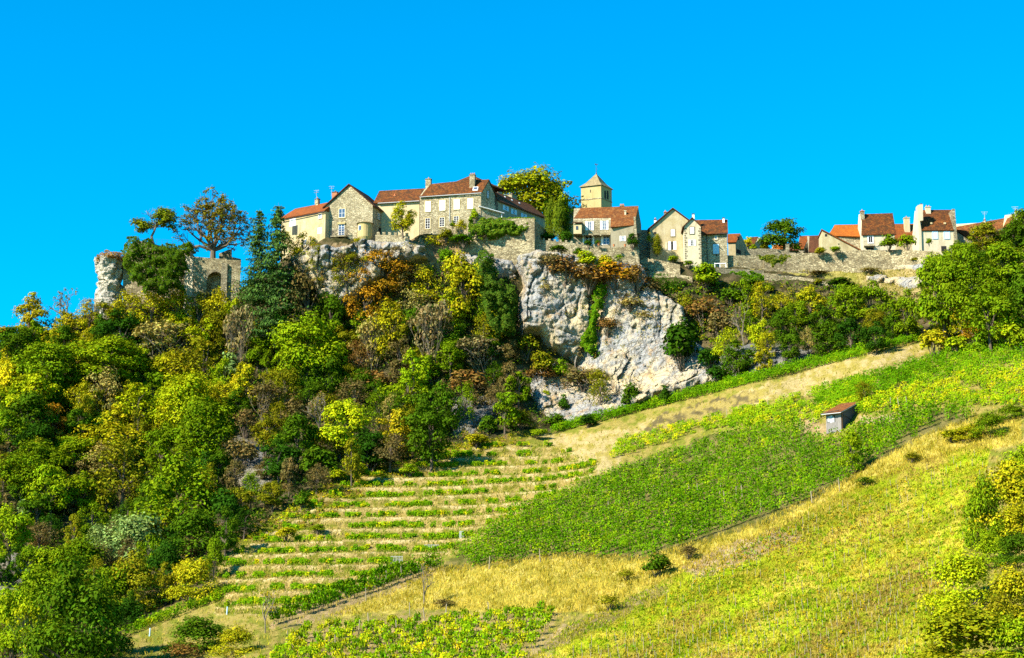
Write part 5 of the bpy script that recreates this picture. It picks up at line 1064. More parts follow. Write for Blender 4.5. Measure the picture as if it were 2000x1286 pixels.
for t in [
(1529,585,54,56,'airy','oliveyel','olive yellow tree under the grassy road, first of the row'),(1583,586,64,64,'tree','oliveyel','yellowish round tree under the middle of the road wall'),(1556,606,54,56,'tree','mid','mid green tree between the two yellowish ones'),
(1652,588,64,84,'tree','mid','mid green tree below the end of the road wall'),(1702,580,84,84,'tree','mid','biggest green tree of the row below the road'),(1688,594,28,24,'bush','yellow','small yellow crown on the biggest green tree of the row'),
(1772,604,70,96,'tree','mid','rounded green tree standing apart at the end of the row'),(1712,620,54,48,'tree','olive','olive tree low in front of the biggest green one'),(1529,628,60,62,'tree','dark','dark tree under the first olive yellow one'),
(1499,662,44,60,'airy','oliveyel','thin yellowish tree above the low grey rocks'),(1548,666,54,64,'tree','dark','dark green tree above the upper vine strip'),(1622,656,74,66,'tree','dark','broad dark tree close above the upper vine strip'),
(1662,648,64,66,'tree','deep','deep shaded tree in the middle of the row'),(1580,656,34,54,'airy','tan','light tan tree amid the dark ones over the vine strip'),(1712,650,60,60,'tree','deep','deep green tree near the end of the vine strip'),
(1745,630,40,60,'tree','dark','dark tree wedged beside the rounded green one'),(1606,615,54,56,'tree','dark','dark crown under the yellowish round tree'),(1465,620,34,46,'small','mid','small green tree beside the pale leafless tree'),
(1460,600,40,30,'bush','bright','bright bush on the bank below the road wall'),(1640,544,70,24,'bush','dark','low creeping hedge at the grassy road below the rampart'),(1600,542,34,16,'bush','olive','olive clump at the end of the creeping hedge'),
(1470,545,44,20,'bush','dark','ivy clump draped over the verge wall'),(1500,553,40,20,'bush','mid','ivy clump at the start of the road wall'),(1580,506,22,14,'bush','olive','olive tuft growing on the rampart near the gate post'),(1660,508,30,14,'bush','oliveyel','yellowish tuft low on the rampart'),(1790,500,30,18,'bush','olive','olive tuft high on the rampart under the white chimney house'),(1700,520,60,14,'scrub','tan','straw coloured scrub along the foot of the rampart'),(1600,525,60,12,'scrub','brown','brown scrub along the foot of the rampart'),(1730,498,28,20,'bush','bright','green tuft growing out of the rampart'),(1800,550,26,20,'bush','mid','green bush on the rubble below the rampart'),
]: plant(t[0], t[1] + 7, *t[2:7], group=R_, grow_=1.02)
Q_ = 'trees of the hill beside the village'
for t in [
(1846,580,86,146,'tree','mid','tall fresh green tree at the edge of the hill wood, overlapping the rampart'),(1829,536,62,74,'tree','bright','bright green crown rising in front of the rampart end'),(1863,522,66,66,'tree','bright','fresh green crown uphill of the rampart end'),
(1900,562,114,124,'tree','mid','broad mid green tree in the centre of the hill wood'),(1888,512,64,64,'tree','mid','mid green crown under the white chimney house'),(1970,526,94,94,'tree','mid','big green tree high on the hill at the picture edge'),
(1936,626,94,92,'tree','mid','green tree low on the hill wood'),(1826,664,58,62,'bush','oliveyel','yellow green bush at the end of the vine strip'),(1972,644,76,56,'bush','lime','lime bush at the bottom of the hill wood'),
(1872,670,54,44,'bush','bright','green bush under the tall fresh green tree'),(1926,466,64,54,'tree','olive','olive crown at the top of the hill in front of the long roof'),(1949,484,32,26,'bush','lemon','bright yellow small crown near the hilltop'),
(1982,462,54,54,'tree','dark','dark green crown beside the bright yellow one'),(2004,436,56,50,'tree','mid','topmost green tree beside the last house of the village'),(1950,550,60,60,'tree','dark','dark crown in the hollow of the hill wood'),
(2010,590,70,100,'tree','dark','dark tall tree at the picture edge on the hill'),(1880,620,54,64,'airy','oliveyel','yellowish tree at the foot of the hill wood'),(1850,640,44,50,'airy','gold','golden small tree at the foot of the hill wood'),
(1960,580,50,60,'tree','mid','mid green crown between hollow and picture edge'),(1915,520,50,50,'tree','dark','dark crown under the olive hilltop one'),(2000,660,50,46,'bush','bright','bright bush at the picture edge on the vineyard rim'),(1960,500,50,44,'tree','bright','light green crown beneath the bright yellow one'),
(1905,650,50,40,'scrub','orange','orange brown scrub between hill wood and vines'),(1880,490,40,36,'tree','mid','small green crown touching the garden wall of the chimney house'),(1940,590,60,60,'tree','bright','bright crown in the middle of the hill wood'),
]: plant(*t[:7], group=Q_, grow_=1.2)
F_ = 'bushes among the vineyards'
for t in [
(1286,1100,72,54,'bush','dark','dark green round bush below the main vine block'),(1190,1172,54,42,'scrub','olive','olive bush in the golden grass'),(1664,880,56,84,'tall','bright','small upright tree inside the main vine block, near the shed'),
(1690,764,42,46,'airy','olive','sparse olive shrub above the shed in the upper vines'),(1932,822,70,60,'thicket','mid','green bush at the top of the young vineyard'),(1858,848,64,34,'bush','oliveyel','yellow green bush beside the green bush at the top of the young vineyard'),
(1782,890,56,24,'scrub','olive','flat olive shrub on the bank above the young vineyard'),(1692,938,54,22,'scrub','dark','flat dark shrub at the corner of main vine block and young vineyard'),(828,1142,44,84,'bare','gold','thin leafless tree standing in the golden grass'),  # the flat dark one is the upright tree's cast shadow, made of leaves
(518,1194,56,88,'bare','gold','thin leafless sapling with orange tint at the lowest vine row'),(1965,950,130,170,'thicket','oliveyel','big golden green sparse tree at the picture edge'),(1926,985,80,160,'thicket','mid','green tree beside the big golden one, edge of the young vineyard'),
(1988,1064,80,76,'thicket','dark','dark round tree under the big golden one'),(1880,1120,130,130,'thicket','lime','yellow green tree growing down the edge of the young vineyard'),(1985,1150,110,130,'thicket','oliveyel','yellow crown at the picture edge under the dark round tree'),
(1900,1235,220,150,'thicket',(.20,.225,.006),'wide yellow olive tree filling the bottom corner'),(1985,1240,110,130,'thicket','bright','greenish crown in the bottom corner'),(1840,1272,80,56,'thicket','olive','olive bush at the bottom edge of the young vineyard'),
(385,1230,120,84,'thicket','dark','large dark olive bush at the bottom of the slope'),(460,1246,84,66,'thicket','oliveyel','lighter green bush beside the large dark olive one'),(2000,905,90,110,'thicket','bright','green thicket high on the picture edge above the big golden one'),(1935,1065,70,80,'thicket','bright','green thicket left of the dark round tree at the edge'),(1990,1005,80,80,'thicket','oliveyel','yellowish thicket between big golden tree and dark round tree'),(1870,1190,90,90,'thicket','lime','lime thicket growing out into the young vineyard'),(1960,1190,90,90,'thicket','olive','olive thicket behind the wide yellow olive tree'),(358,1270,74,54,'scrub','rust','rust bush in front of the large dark olive one'),
(95,1248,110,120,'lowtree','mid','broad green tree behind the poplar sapling, bottom of the lowest wood'),(165,1262,90,70,'lowtree','dark','dark low tree between tallest deep green tree and vine path'),(250,1190,70,70,'lowtree','deep','deep low tree between deep dark tree and vine path'),(1895,838,60,40,'thicket','oliveyel','yellow olive thicket between shed vines and young vineyard'),(1975,800,60,36,'thicket','mid','green thicket at the picture edge above the golden grass'),(250,528,40,64,'bush','darkivy','dark ivy bush in the gap between white rock pillar and ivy mass'),(372,488,26,24,'bush','ivy','ivy clump where the ivy mass meets the ruined tower'),(110,1278,60,36,'scrub','oliveyel','low yellowish bush under the poplar sapling'),(590,975,44,40,'bush','dark','dark shrub at the head of the green bank'),(655,925,50,36,'bush','lime','lime shrub on the green bank by the terraces'),
(700,912,40,36,'bush','lime','lime shrub higher on the green bank'),(560,1040,50,34,'bush','oliveyel','yellow shrub on the edge of the terraces'),(930,858,60,36,'bush','oliveyel','yellow shrub at the top of the terraces'),
(800,915,50,30,'bush','bright','bright shrub on the terrace edge under the dark wood'),(1225,1120,44,30,'scrub','olive','olive scrub next to the dark green round bush'),(870,1176,60,20,'scrub','brown','flat brown patch of scrub beside the leafless tree'),  # the flat brown patch is the leafless tree's cast shadow, made of leaves
(1345,1075,60,36,'scrub','brown','brown scrub at the corner of the main vine block'),(1050,845,40,26,'bush','bright','bright bush where the dirt path meets the cliff'),(620,1030,36,20,'bush','bright','little green shrub in the terraces'),
]: plant(*t[:7], group=F_)
G_ = 'garden trees and shrubs of the village'
plant(787, 423, 52, 64, 'tree', 'oliveyel', 'leafy yellow green tree with bare double trunk between stone gable and shuttered house', G_, D=346)
mb = MB(); b_ = P(789, 498, 345.5)
root = thing('cedar_tree', 'tallest blue green cedar, reaching from the wood up to the red roofed wing', 'tree', P(536, 672, 349), W_); 
def cedar(root, w, h, i, rz):
    for nm, me in (('trunk', PROTO['cedar'][i][0]), ('crown', PROTO['cedar'][i][1])):
        o = link(nm, me, root); o.scale = (w, w, h); o.rotation_euler = (0, 0, rz)
        if nm == 'crown': o.color = PAL['cedar'] + (1,)
cedar(root, 10.0, 29.0, 0, 1.0)
cedar(thing('cedar_tree', 'second cedar, shorter and nearer the ruin than the tallest one', 'tree', P(503, 600, 351), W_), 8.2, 20.4, 1, 2.5)
plant(1076, 425, 26, 86, 'cypress', 'cypress', 'columnar golden green cypress, nearer the farm wing of the cypress pair', G_, D=350)
plant(1092, 428, 28, 92, 'cypress', 'cypress', 'columnar golden green cypress, nearer the belfry of the cypress pair', G_, D=349)
plant(1072, 464, 40, 30, 'bush', 'darkivy', 'added dark hedge for the shadow at the foot of the cypress pair', G_, D=349.5); plant(1064, 458, 44, 56, 'lowtree', 'darkivy', 'added dark tree for the shadow at the corner of the high ivy wall', G_, D=353); plant(1104, 444, 26, 66, 'cypress', 'deep', 'short dark fir beside the cypress pair', G_, D=351); plant(1106, 462, 34, 40, 'bush', 'darkivy', 'added dark yew bush for the shadow under the oriel of the terrace house', G_, D=347.5)  # dark hedge, corner tree and yew are added in place of deep shadow
plant(1235, 467, 30, 36, 'bush', 'darkivy', 'neat rounded dark yew by the small shuttered window', G_, D=342.6); plant(1149, 474, 18, 22, 'bush', 'darkivy', 'near black clipped shrub before the ground floor of the terrace house', G_, D=344.5)
plant(1168, 473, 15, 16, 'bush', 'dark', 'small leafy potted shrub beside the french window', G_, D=343.6); plant(1283, 477, 26, 44, 'cypress', 'olive', 'dark olive columnar shrub against the ochre gable', G_, D=347.8)
plant(1270, 465, 18, 36, 'scrub', 'oliveyel', 'thin yellow creeper at the corner of the ochre gable', G_, D=348.2); plant(1316, 504, 32, 18, 'bush', 'bright', 'bright green shrub at the foot of the ochre gable', G_, D=346.5)
plant(1345, 513, 26, 16, 'bush', 'mid', 'green trailing plant at the foot of the cream house', G_, D=344.6)
plant(1045, 388, 176, 126, 'tree', (.225,.245,.006), 'large yellow plane tree towering over the long roof', G_, D=378); plant(1085, 400, 76, 92, 'tree', (.17,.21,.006), 'yellow green tree beside the large plane, nearer the belfry', G_, D=374)
plant(1005, 374, 84, 76, 'tree', (.26,.27,.006), 'bright yellow crown at the house end of the large plane', G_, D=380)
plant(1532, 459, 92, 72, 'tree', 'dark', 'round dark green tree alone between the roofs', G_, D=354); plant(1462, 475, 22, 30, 'small', 'lemon', 'golden yellow tree behind the garden wall', G_, D=366); plant(1472, 482, 20, 18, 'bush', 'bright', 'small green shrub under the golden yellow tree', G_, D=360)
plant(1494, 481, 26, 20, 'bush', 'olive', 'olive shrub between golden tree and round dark tree', G_, D=360); plant(1602, 488, 30, 18, 'bush', 'oliveyel', 'yellow green shrub at the foot of the sloping plaster wall', G_, D=347.6); plant(1634, 486, 26, 20, 'bush', 'bright', 'bright green shrub before the sloping plaster wall', G_, D=346.6)
plant(1736, 470, 50, 36, 'bush', 'mid', 'leafy green shrub under the tall brown roof', G_, D=344); plant(1772, 470, 46, 42, 'bush', 'bright', 'lighter leafy shrub under the thick central chimney', G_, D=343); plant(1815, 470, 17, 18, 'bush', 'mid', 'small clipped tree beside the white chimney house', G_, D=342.5)
plant(1866, 483, 18, 20, 'small', 'dark', 'small dark umbrella shaped tree by the rampart end', G_, D=338); plant(1890, 482, 26, 16, 'bush', 'olive', 'olive shrub on the garden wall of the long roof house', G_, D=343)
plant(872, 455, 40, 30, 'bush', 'olive', 'olive bush under the second arched window', G_, D=347.4); plant(884, 437, 16, 20, 'bush', 'dark', 'dark shrub at the downpipe of the shuttered house', G_, D=347.8); plant(902, 440, 34, 40, 'scrub', 'oliveyel', 'yellowish shrub right of the downpipe', G_, D=346.5)
plant(926, 418, 24, 36, 'bush', 'bright', 'ivy green bush climbing the corner of the shuttered house', G_, D=347.2); plant(850, 472, 60, 40, 'scrub', 'oliveyel', 'yellow scrub on the rocks under the shuttered house', G_); plant(868, 500, 40, 60, 'bush', 'ivy', 'green bush hanging down the rocks under the shuttered house', G_)
plant(905, 465, 60, 30, 'bush', 'ivy', 'dark green bushes at the end of the high ivy wall', G_, D=345.5); plant(1090, 485, 44, 22, 'bush', 'dark', 'dark creeper clump on the battlemented garden wall', G_, D=342.8); plant(1130, 490, 26, 22, 'bush', 'dark', 'smaller creeper clump on the battlemented garden wall', G_, D=342.0)
plant(1210, 503, 30, 26, 'scrub', 'mid', 'creeper on the pale terrace wall', G_, D=340.6); plant(368, 476, 17, 17, 'bush', 'ivy', 'little round bush on top of the ruined tower', G_, D=357)
plant(590, 480, 66, 70, 'airy', 'oliveyel', 'thin yellow green tree in front of the red roofed wing', G_, D=352); plant(556, 470, 36, 40, 'airy', 'lime', 'yellow green sapling between cedar and red roofed wing', G_, D=353); plant(620, 500, 46, 50, 'airy', 'olive', 'thin olive tree at the foot of the jagged rock', G_)
for i, (x, y, c_) in enumerate([(735, 490, 'brown'), (760, 505, 'olive'), (820, 500, 'brown'), (700, 470, 'oliveyel'), (618, 482, 'rust'), (600, 520, 'olive'), (668, 500, 'brown'), (690, 500, 'olive'), (715, 505, 'oliveyel'), (775, 485, 'brown'), (625, 545, 'olive'), (800, 480, 'olive')]):
    plant(x, y, 34, 24, 'scrub', c_, ['brown tuft of scrub under the round turret', 'olive tuft in the jagged rock cleft', 'brown scrub under the pale yellow tree', 'yellowish tuft on the rock below the balcony', 'rusty tuft at the foot of the gable corner', 'olive scrub at the base of the jagged rock', 'brown scrub in the rock below the balcony', 'olive scrub halfway up the jagged rock', 'yellowish scrub above the orange oak', 'brown scrub below the short battlements', 'olive scrub low at the outer end of the jagged rock', 'olive scrub beside the pale yellow tree on the rock'][i], G_)
# solitary trees on the ruin
def special(name, label, px, py, D, w, h, proto, col, bark='bark'):
    V, t, mb = proto; root = thing(name, label, 'tree', P(px, py, D)); s = D / FPX
    for nm, me in (('trunk', mb.mesh('trunk', M[bark])), ('crown', quadmesh('crown', V, M['leaf'], t))):
        o = link(nm, me, root); o.scale = (w * s, w * s, h * s)
        if nm == 'crown': o.color = col + (1,)
    return root
def crooked(seed):
    r = np.random.default_rng(seed); mb = MB(); pts = [(0, 0, -.05), (-.03, 0, .08), (-.05, 0, .2), (.0, 0, .34), (.03, 0, .46)]
    for i in range(4): mb.tube(pts[i], pts[i + 1], .035 - .004 * i, .031 - .004 * i, 8)
    cl = [(.22, .05, .78, .16), (.30, -.1, .62, .14), (.14, .1, .9, .11), (.18, 0, .55, .13), (-.26, 0, .52, .12), (-.38, .05, .60, .10), (-.20, -.08, .42, .11), (-.3, .1, .38, .09), (.36, .05, .46, .09), (-.12, .1, .5, .1), (.30, .1, .85, .1), (.08, -.1, .7, .1)]
    V, t = cloud(r, [c[:3] for c in cl], [c[3] * 1.45 for c in cl], 4200, .05, .9, .3); limbs(r, mb, pts[4], [c[:3] for c in cl], .016, .2); 
    tips = []
    for d in ((-.4, 0, 1), (-.1, .1, 1), (.5, 0, .3)): grow(r, mb, (.0, 0, .5), Vector(d).normalized(), .2, .012, 3, tips)
    return V, t, mb
special('crooked_tree', 'crooked half bare tree with pale bent trunk alone on the ivy covered ruin', 300, 476, 358, 96, 74, crooked(7), (.115,.15,.006), 'palebark')
r_ = np.random.default_rng(21); mb = MB(); tips = []; mb.tube((0, 0, -.06), (0, 0, .07), .05, .042, 10)
for d in ((-.9, 0, .6), (-.55, .4, .9), (-.15, -.3, 1.1), (.2, .2, 1.1), (.6, -.3, .9), (.95, .1, .5), (0, .6, .9), (-1, -.2, .22), (1, -.1, .2), (.3, -.6, .6), (-.4, -.6, .5)): grow(r_, mb, (0, 0, .05), Vector(d).normalized(), .24, .020, 4, tips, .55, .03, (2, 3))
a = np.array([tuple(v) for v in mb.v]); k_ = np.array([1 / (2 * np.percentile(np.abs(a[:, :2]), 99.2)),] * 2 + [1 / np.percentile(a[:, 2], 99.7)]); mb.v = [tuple(np.array(v) * k_) for v in mb.v]; tp = np.array([tuple(t) for t in tips]) * k_
kp = r_.random(len(tp)) < np.clip(1.25 - np.hypot(tp[:, 0] - .04, (tp[:, 2] - .5) * .8) * 1.5, .15, 1); tp = tp[kp]; V, t = cloud(r_, tp, np.full(len(tp), .05), 9500, .028, 1, .1, .2, red=.5)
special('half_bare_tree', 'large spreading half bare autumn tree standing behind the ruined arch tower', 416, 498, 358.5, 148, 122, (V, t, mb), (.150,.135,.010))
for (x0, x1, y, lab) in ((275, 378, 468, 'thin wire fence along the top of the ivy covered ruin'),):
    root = thing('wire_fence', lab, 'fence', P(x0, y + 10, 357)); O = root.location
    for i in range(11):
        c = P(x0 + (x1 - x0) * i / 10, y + 12 + i * .4, 357); mb = MB(); mb.tube(c, c + Vector((0, 0, 1.5)), .03, .03, 5); link('fence_post', mb.mesh('fence_post', M['iron'], O), root)
    for dz in (.7, 1.1, 1.48):
        mb = MB(); mb.tube(P(x0, y + 12, 357) + Vector((0, 0, dz)), P(x1, y + 16, 357) + Vector((0, 0, dz)), .014, .014, 4); link('fence_wire', mb.mesh('fence_wire', M['iron'], O), root)
# ------------------------------------------------------------------ ivy and creepers
def ivy(name, label, poly, D, n, leaf, col, cat='ivy', puff=1.2, seed=0, group=None, stuff=False):
    """leaves over a surface: D a distance or a function (px,py)->distance; the mass bulges out by PUFF metres"""
    r = np.random.default_rng(900 + seed); xs = [p[0] for p in poly]; ys = [p[1] for p in poly]; X = r.uniform(min(xs), max(xs), n * 3); Y = r.uniform(min(ys), max(ys), n * 3)
    jx = X + 20 * (fbm(X * .1, Y * .1, seed) - .5); jy = Y + 26 * (fbm(X * .1, Y * .1, seed + 3) - .5); m = inpoly(jx, jy, poly); X = X[m][:n]; Y = Y[m][:n]
    d = D(X, Y) if callable(D) else np.full(X.shape, float(D)); e = 1.2; bm = lambda x, y: fbm(x * .085, y * .085, 50 + seed, 3) * np.clip(edgedist(x, y, poly) / 10, .15, 1)
    b = bm(X, Y); gx = (bm(X + e, Y) - b) / e; gy = (bm(X, Y + e) - b) / e
    p = PA(X, Y, d - puff * b * 1.7 - .35 * r.random(len(X)) * puff); nrm = np.stack([-gx * 9, -np.full(len(X), .8), gy * 9 + .45], 1); nrm /= np.linalg.norm(nrm, axis=1, keepdims=True)
    O = Vector(p.mean(0)); V = leaves(r, p - np.array(O), nrm, np.full(len(X), leaf), .75, .55); c = np.array(PAL[col]) if isinstance(col, str) else np.array(col); t = tints(r, len(X), .65, 1.35, .3)
    o = link(name, quadmesh(name, V, M['leaf'], t)); o.location = O; o.color = tuple(c) + (1,); tag(o, label, cat, group); return o
ivy('ivy', 'large dark ivy mass covering the castle ruin between rock pillar and arch tower', [(236,506),(240,488),(252,466),(266,462),(272,474),(290,470),(310,480),(326,476),(345,484),(372,474),(376,486),(362,500),(366,524),(352,548),(360,566),(338,560),(322,576),(300,566),(284,574),(268,552),(250,548),(252,524),(240,520)], lambda x, y: 359 - 5 * np.clip((y - 480) / 90, 0, 1), 13000, .36, (.042,.085,.004), puff=4.0, seed=1)
mb = MB(); ring = [P(x, y, 361) for x, y in ((240,505),(256,476),(270,470),(330,484),(372,490),(372,600),(240,600))]; mb.prism(ring, Vector((0, 9, 0))); tag(link('ruin_wall', mb.mesh('ruin_wall', M['rubble_grey'])), 'buried castle wall under the dark ivy mass', 'ruin')
ivy('ivy', 'bright green ivy draped over the top of the high retaining wall', [(918,436),(940,429),(985,427),(1042,425),(1046,430),(1040,446),(1030,463),(1010,466),(985,463),(960,468),(935,462),(915,455)], 346.2, 6500, .38, (.075,.135,.008), puff=1.6, seed=2)
ivy('ivy', 'vertical strip of ivy splitting the big cliff in two', [(1172,548),(1188,556),(1180,590),(1168,625),(1166,660),(1160,695),(1146,690),(1130,660),(1148,630),(1158,595),(1160,570)], lambda x, y: DG(x, y) - 4.2, 2600, .42, 'ivy', puff=1.3, seed=3)
ivy('ivy', 'tall ivy column hanging beside the cliff edge, under the high retaining wall', [(925,520),(935,490),(950,482),(962,500),(970,540),(990,560),(1008,560),(1012,600),(1004,650),(975,660),(950,640),(940,590),(928,560)], lambda x, y: DG(x, y) - 1.6, 6500, .42, (.045,.09,.008), puff=3.0, seed=4)
ivy('ivy', 'creeper with yellow stems on the garden wall by the road', [(1475,500),(1500,498),(1535,500),(1545,505),(1520,512),(1512,522),(1500,510),(1485,512)], 345.9, 900, .36, (.10,.13,.01), puff=.8, seed=5)
ivy('ivy', 'ivy trailing along the low verge wall below the road', [(1420,530),(1450,532),(1490,538),(1492,552),(1478,550),(1455,540),(1425,536)], 344.0, 900, .36, 'ivy', puff=.8, seed=6)
ivy('heath', 'russet heath capping the white rock pillar', [(185,508),(196,494),(212,487),(232,488),(246,497),(250,510)], 360.4, 1500, .3, (.20,.12,.03), 'heath', 2.4, 7)
ivy('ivy', 'dark ivy streaks on the shaded lowest cliff top wall', [(1262,534),(1300,538),(1345,545),(1335,575),(1300,572),(1275,560)], lambda x, y: 343.2 + 0 * x, 800, .34, 'darkivy', puff=.6, seed=8)
# ------------------------------------------------------------------ undergrowth of the slopes
WOODS = [(-60,650),(0,645),(60,640),(180,612),(260,590),(360,575),(470,560),(560,520),(640,560),(700,590),(760,530),(835,515),(900,500),(1012,505),(1008,600),(1015,660),(1080,690),(1180,730),(1240,735),(1290,775),(1200,812),(1080,838),(1040,845),(860,872),(650,945),(560,1000),(430,1090),(420,1130),(160,1284),(-60,1300)]
WOODS2 = [(1240,560),(1340,545),(1420,540),(1500,556),(1660,565),(1800,580),(1830,520),(1880,490),(1940,455),(2060,420),(2060,650),(1900,670),(1800,660),(1590,705),(1400,745),(1350,660),(1300,600)]
r = np.random.default_rng(77)
def scatter(poly, n, rr):
    xs = [p[0] for p in poly]; ys = [p[1] for p in poly]; X = rr.uniform(min(xs), max(xs), n); Y = rr.uniform(min(ys), max(ys), n); m = inpoly(X, Y, poly); return X[m], Y[m]
def clumps(name, X, Y, size, nl, leaf, cols, rr, lift=.25, sc=None):
    n = len(X); p = GP(X, Y); s = size * (.5 + rr.random(n)); ci = np.array([PAL[c] for c in cols])[rr.integers(len(cols), size=n)] * (.75 + .5 * rr.random(n))[:, None]
    k = np.repeat(np.arange(n), nl); d = unit(rr, n * nl); d[:, 2] = np.abs(d[:, 2]); pos = p[k] + d * (s[k] * (.4 + .6 * rr.random(n * nl)))[:, None] * np.array([1, 1, .9]) + np.array([0, 0, lift])
    V = leaves(rr, pos, d + np.array([0, 0, .3]), np.full(n * nl, leaf)); t = tints(rr, n * nl, .7, 1.3, .25).reshape(-1, 4, 4); t[..., :3] *= ci[k][:, None, :]
    o = link(name, quadmesh(name, V, M['leaf'], t.reshape(-1, 4))); tag(o, kind='stuff'); return o
X, Y = scatter(WOODS, 11500, r); bad = np.zeros(len(X), bool)
for poly, b in CLIFFS: bad |= inpoly(X, Y, poly)
low = (Y > 700) & (X < 900)
X1, Y1 = X[~bad], Y[~bad]
clumps('undergrowth', X1, Y1, 1.45, 26, .40, ['deep', 'dark', 'deep', 'darkivy', 'brown', 'dark', 'mid', 'brown', 'olive', 'dark', 'deep'], r)  # shadow in the gaps between crowns is put into these darker colours
X, Y = scatter(WOODS2, 4000, r); bad = np.zeros(len(X), bool)
for poly, b in CLIFFS: bad |= inpoly(X, Y, poly)
bad |= (Y < 556) & (X < 1830); X, Y = X[~bad], Y[~bad]
clumps('undergrowth', X, Y, 1.15, 24, .40, ['dark', 'mid', 'olive', 'brown', 'dark', 'mid', 'olive'], r)
X, Y = scatter(GREENSLOPE, 3200, r); clumps('undergrowth', X, Y, .55, 18, .3, ['lime', 'oliveyel', 'mid', 'olive', 'oliveyel', 'gold'], r, .1)
# tufts and dry plants clinging to the rock faces
for poly, b in CLIFFS[:4]:
    X, Y = scatter(poly, 260, r)
    n = len(X); p = np.stack([np.array(P(x, y, surfD(x, y) - .4)) for x, y in zip(X, Y)]); kx = np.repeat(np.arange(n), 12); pos = p[kx] + unit(r, n * 12) * .45; V = leaves(r, pos, np.tile([0, -1., .6], (n * 12, 1)), np.full(n * 12, .26)); t = tints(r, n * 12).reshape(-1, 4, 4); t[..., :3] *= (np.array([PAL[c] for c in ('tan', 'brown', 'rust', 'olive', 'tan')])[r.integers(5, size=n)])[kx][:, None, :]
    tag(link('rock_plants', quadmesh('rock_plants', V, M['leaf'], t.reshape(-1, 4))), kind='stuff')
# ------------------------------------------------------------------ grass
def grass(name, poly, n, hgt, c0, c1, rr, wd=.075, excl=(), band=False):
    X, Y = scatter(poly, n, rr)
    for e in excl: m = ~inpoly(X, Y, e); X, Y = X[m], Y[m]
    p = GP(X, Y); m = len(X); k = fbm(X * .05, Y * .09, 61, 3); a = rr.random(m) * 3.1416; h = hgt * (.4 + rr.random(m)) * (.5 + 1.1 * k); w = wd * (.6 + .8 * rr.random(m)); dx = np.stack([np.cos(a) * w, np.sin(a) * w, 0 * a], 1)
    lean = np.stack([rr.normal(size=m) * .35 * h, rr.normal(size=m) * .35 * h, h], 1); V = np.stack([p - dx, p + dx, p + lean + dx * .3, p + lean - dx * .3], 1)
    c = np.array(c0)[None] + (np.array(c1) - np.array(c0))[None] * np.clip((fbm(X * .04, Y * .07, 62, 4) - .38) * 4 + .25 * rr.normal(size=m), 0, 1)[:, None]; c = c * (.7 + .6 * rr.random(m))[:, None]
    if band: b_ = np.clip((fbm((X * .39 + Y * .92) * .035, (X - Y * .4) * .004, 55, 3) - .3) * 2.4, 0, 1); br = np.clip((fbm((X * .39 + Y * .92) * .03 + 40, (X - Y * .4) * .007, 57, 3) - .52) * 6, 0, 1)[:, None]; c = (c * (1 - br) + np.array([.34, .24, .05]) * br) * (.72 + .5 * b_)[:, None]
    t = np.repeat(np.concatenate([c, np.ones((m, 1))], 1), 4, 0)
    tag(link(name, quadmesh(name, V, M['grass'], t)), kind='stuff')
grass('golden_grass', DRY, 130000, .36, (.55,.43,.065), (.30,.23,.02), r, .05)
grass('meadow_grass', YOUNG, 110000, .18, (.21,.32,.004), (.42,.36,.032), r, band=True)
grass('dry_grass', FIELD, 90000, .34, (.40,.31,.055), (.27,.27,.018), r, excl=(BLOCK,))
grass('terrace_grass', TERRACE, 60000, .26, (.42,.33,.10), (.17,.22,.015), r)
grass('road_grass', [(1410,515),(1560,530),(1690,560),(1830,590),(1830,500),(1690,532),(1500,520)], 9000, .35, (.32,.27,.05), (.2,.19,.025), r)
# ------------------------------------------------------------------ vines
vines = []                      # (point, width along row, height, colour, row direction, is near)
VC = [np.array(c) for c in ((.058,.150,.002), (.095,.200,.003), (.165,.265,.004), (.29,.325,.006), (.38,.35,.007))]
def vcol(mean, rr):
    i = int(np.clip(round(rr.normal(mean, .55)), 0, 4)); return VC[i] * (.8 + .4 * rr.random())
def patch(a, b, c, d_, rows, step, poly, mean, wd=1.2, ht=1.35, skip=.03, plot='', jit=.12, mfun=None):
    """rows of vines in the photo quad a,b (lower row) c,d (upper row)"""
    for i in range(rows):
        t = (i + .5) / rows; p0 = (a[0] + (c[0] - a[0]) * t, a[1] + (c[1] - a[1]) * t); p1 = (b[0] + (d_[0] - b[0]) * t, b[1] + (d_[1] - b[1]) * t)
        L = np.linspace(0, 1, 60); g0 = GP(p0[0] + (p1[0] - p0[0]) * L, p0[1] + (p1[1] - p0[1]) * L); cum = np.concatenate([[0], np.cumsum(np.linalg.norm(np.diff(g0, axis=0), axis=1))]); n = max(2, int(cum[-1] / step))
        s = np.interp((np.arange(n) + .5) / n * cum[-1], cum, L) ; px = p0[0] + (p1[0] - p0[0]) * s; py = p0[1] + (p1[1] - p0[1]) * s; ok = inpoly(px, py, poly); g1 = GP(px, py); dr = g0[-1] - g0[0]; dr = dr / np.linalg.norm(dr)
        nz = fbm(px * .03, py * .05, 71, 3)
        for j in range(n):
            if not ok[j] or r.random() < skip + (.5 if nz[j] < .30 else 0): continue
            q = g1[j] + np.array([r.normal() * jit, r.normal() * jit, 0]); m = mean if mfun is None else mean + mfun(px[j], py[j])
            vines.append((q, wd * (.8 + .4 * r.random()), ht * (.75 + .45 * r.random()), vcol(m + 2.2 * (nz[j] - .5), r), dr, plot, rows - 1 - i))
patch((1040,1175),(2010,828), (840,1065),(1700,752), 20, .85, BLOCK, .9, 1.3, 2.0, .015, 'block', .1)
patch((1075,850),(1798,670), (1092,837),(1793,653), 5, .85, STRIP, .6, 1.3, 1.45, .0, 'strip', .1)
UL = [(1190,900),(1205,866),(1400,806),(1590,770),(1590,830),(1400,838)]; UR = [(1590,765),(1700,740),(1815,704),(1990,660),(2200,640),(2200,800),(1850,794),(1690,812),(1640,800),(1590,828)]
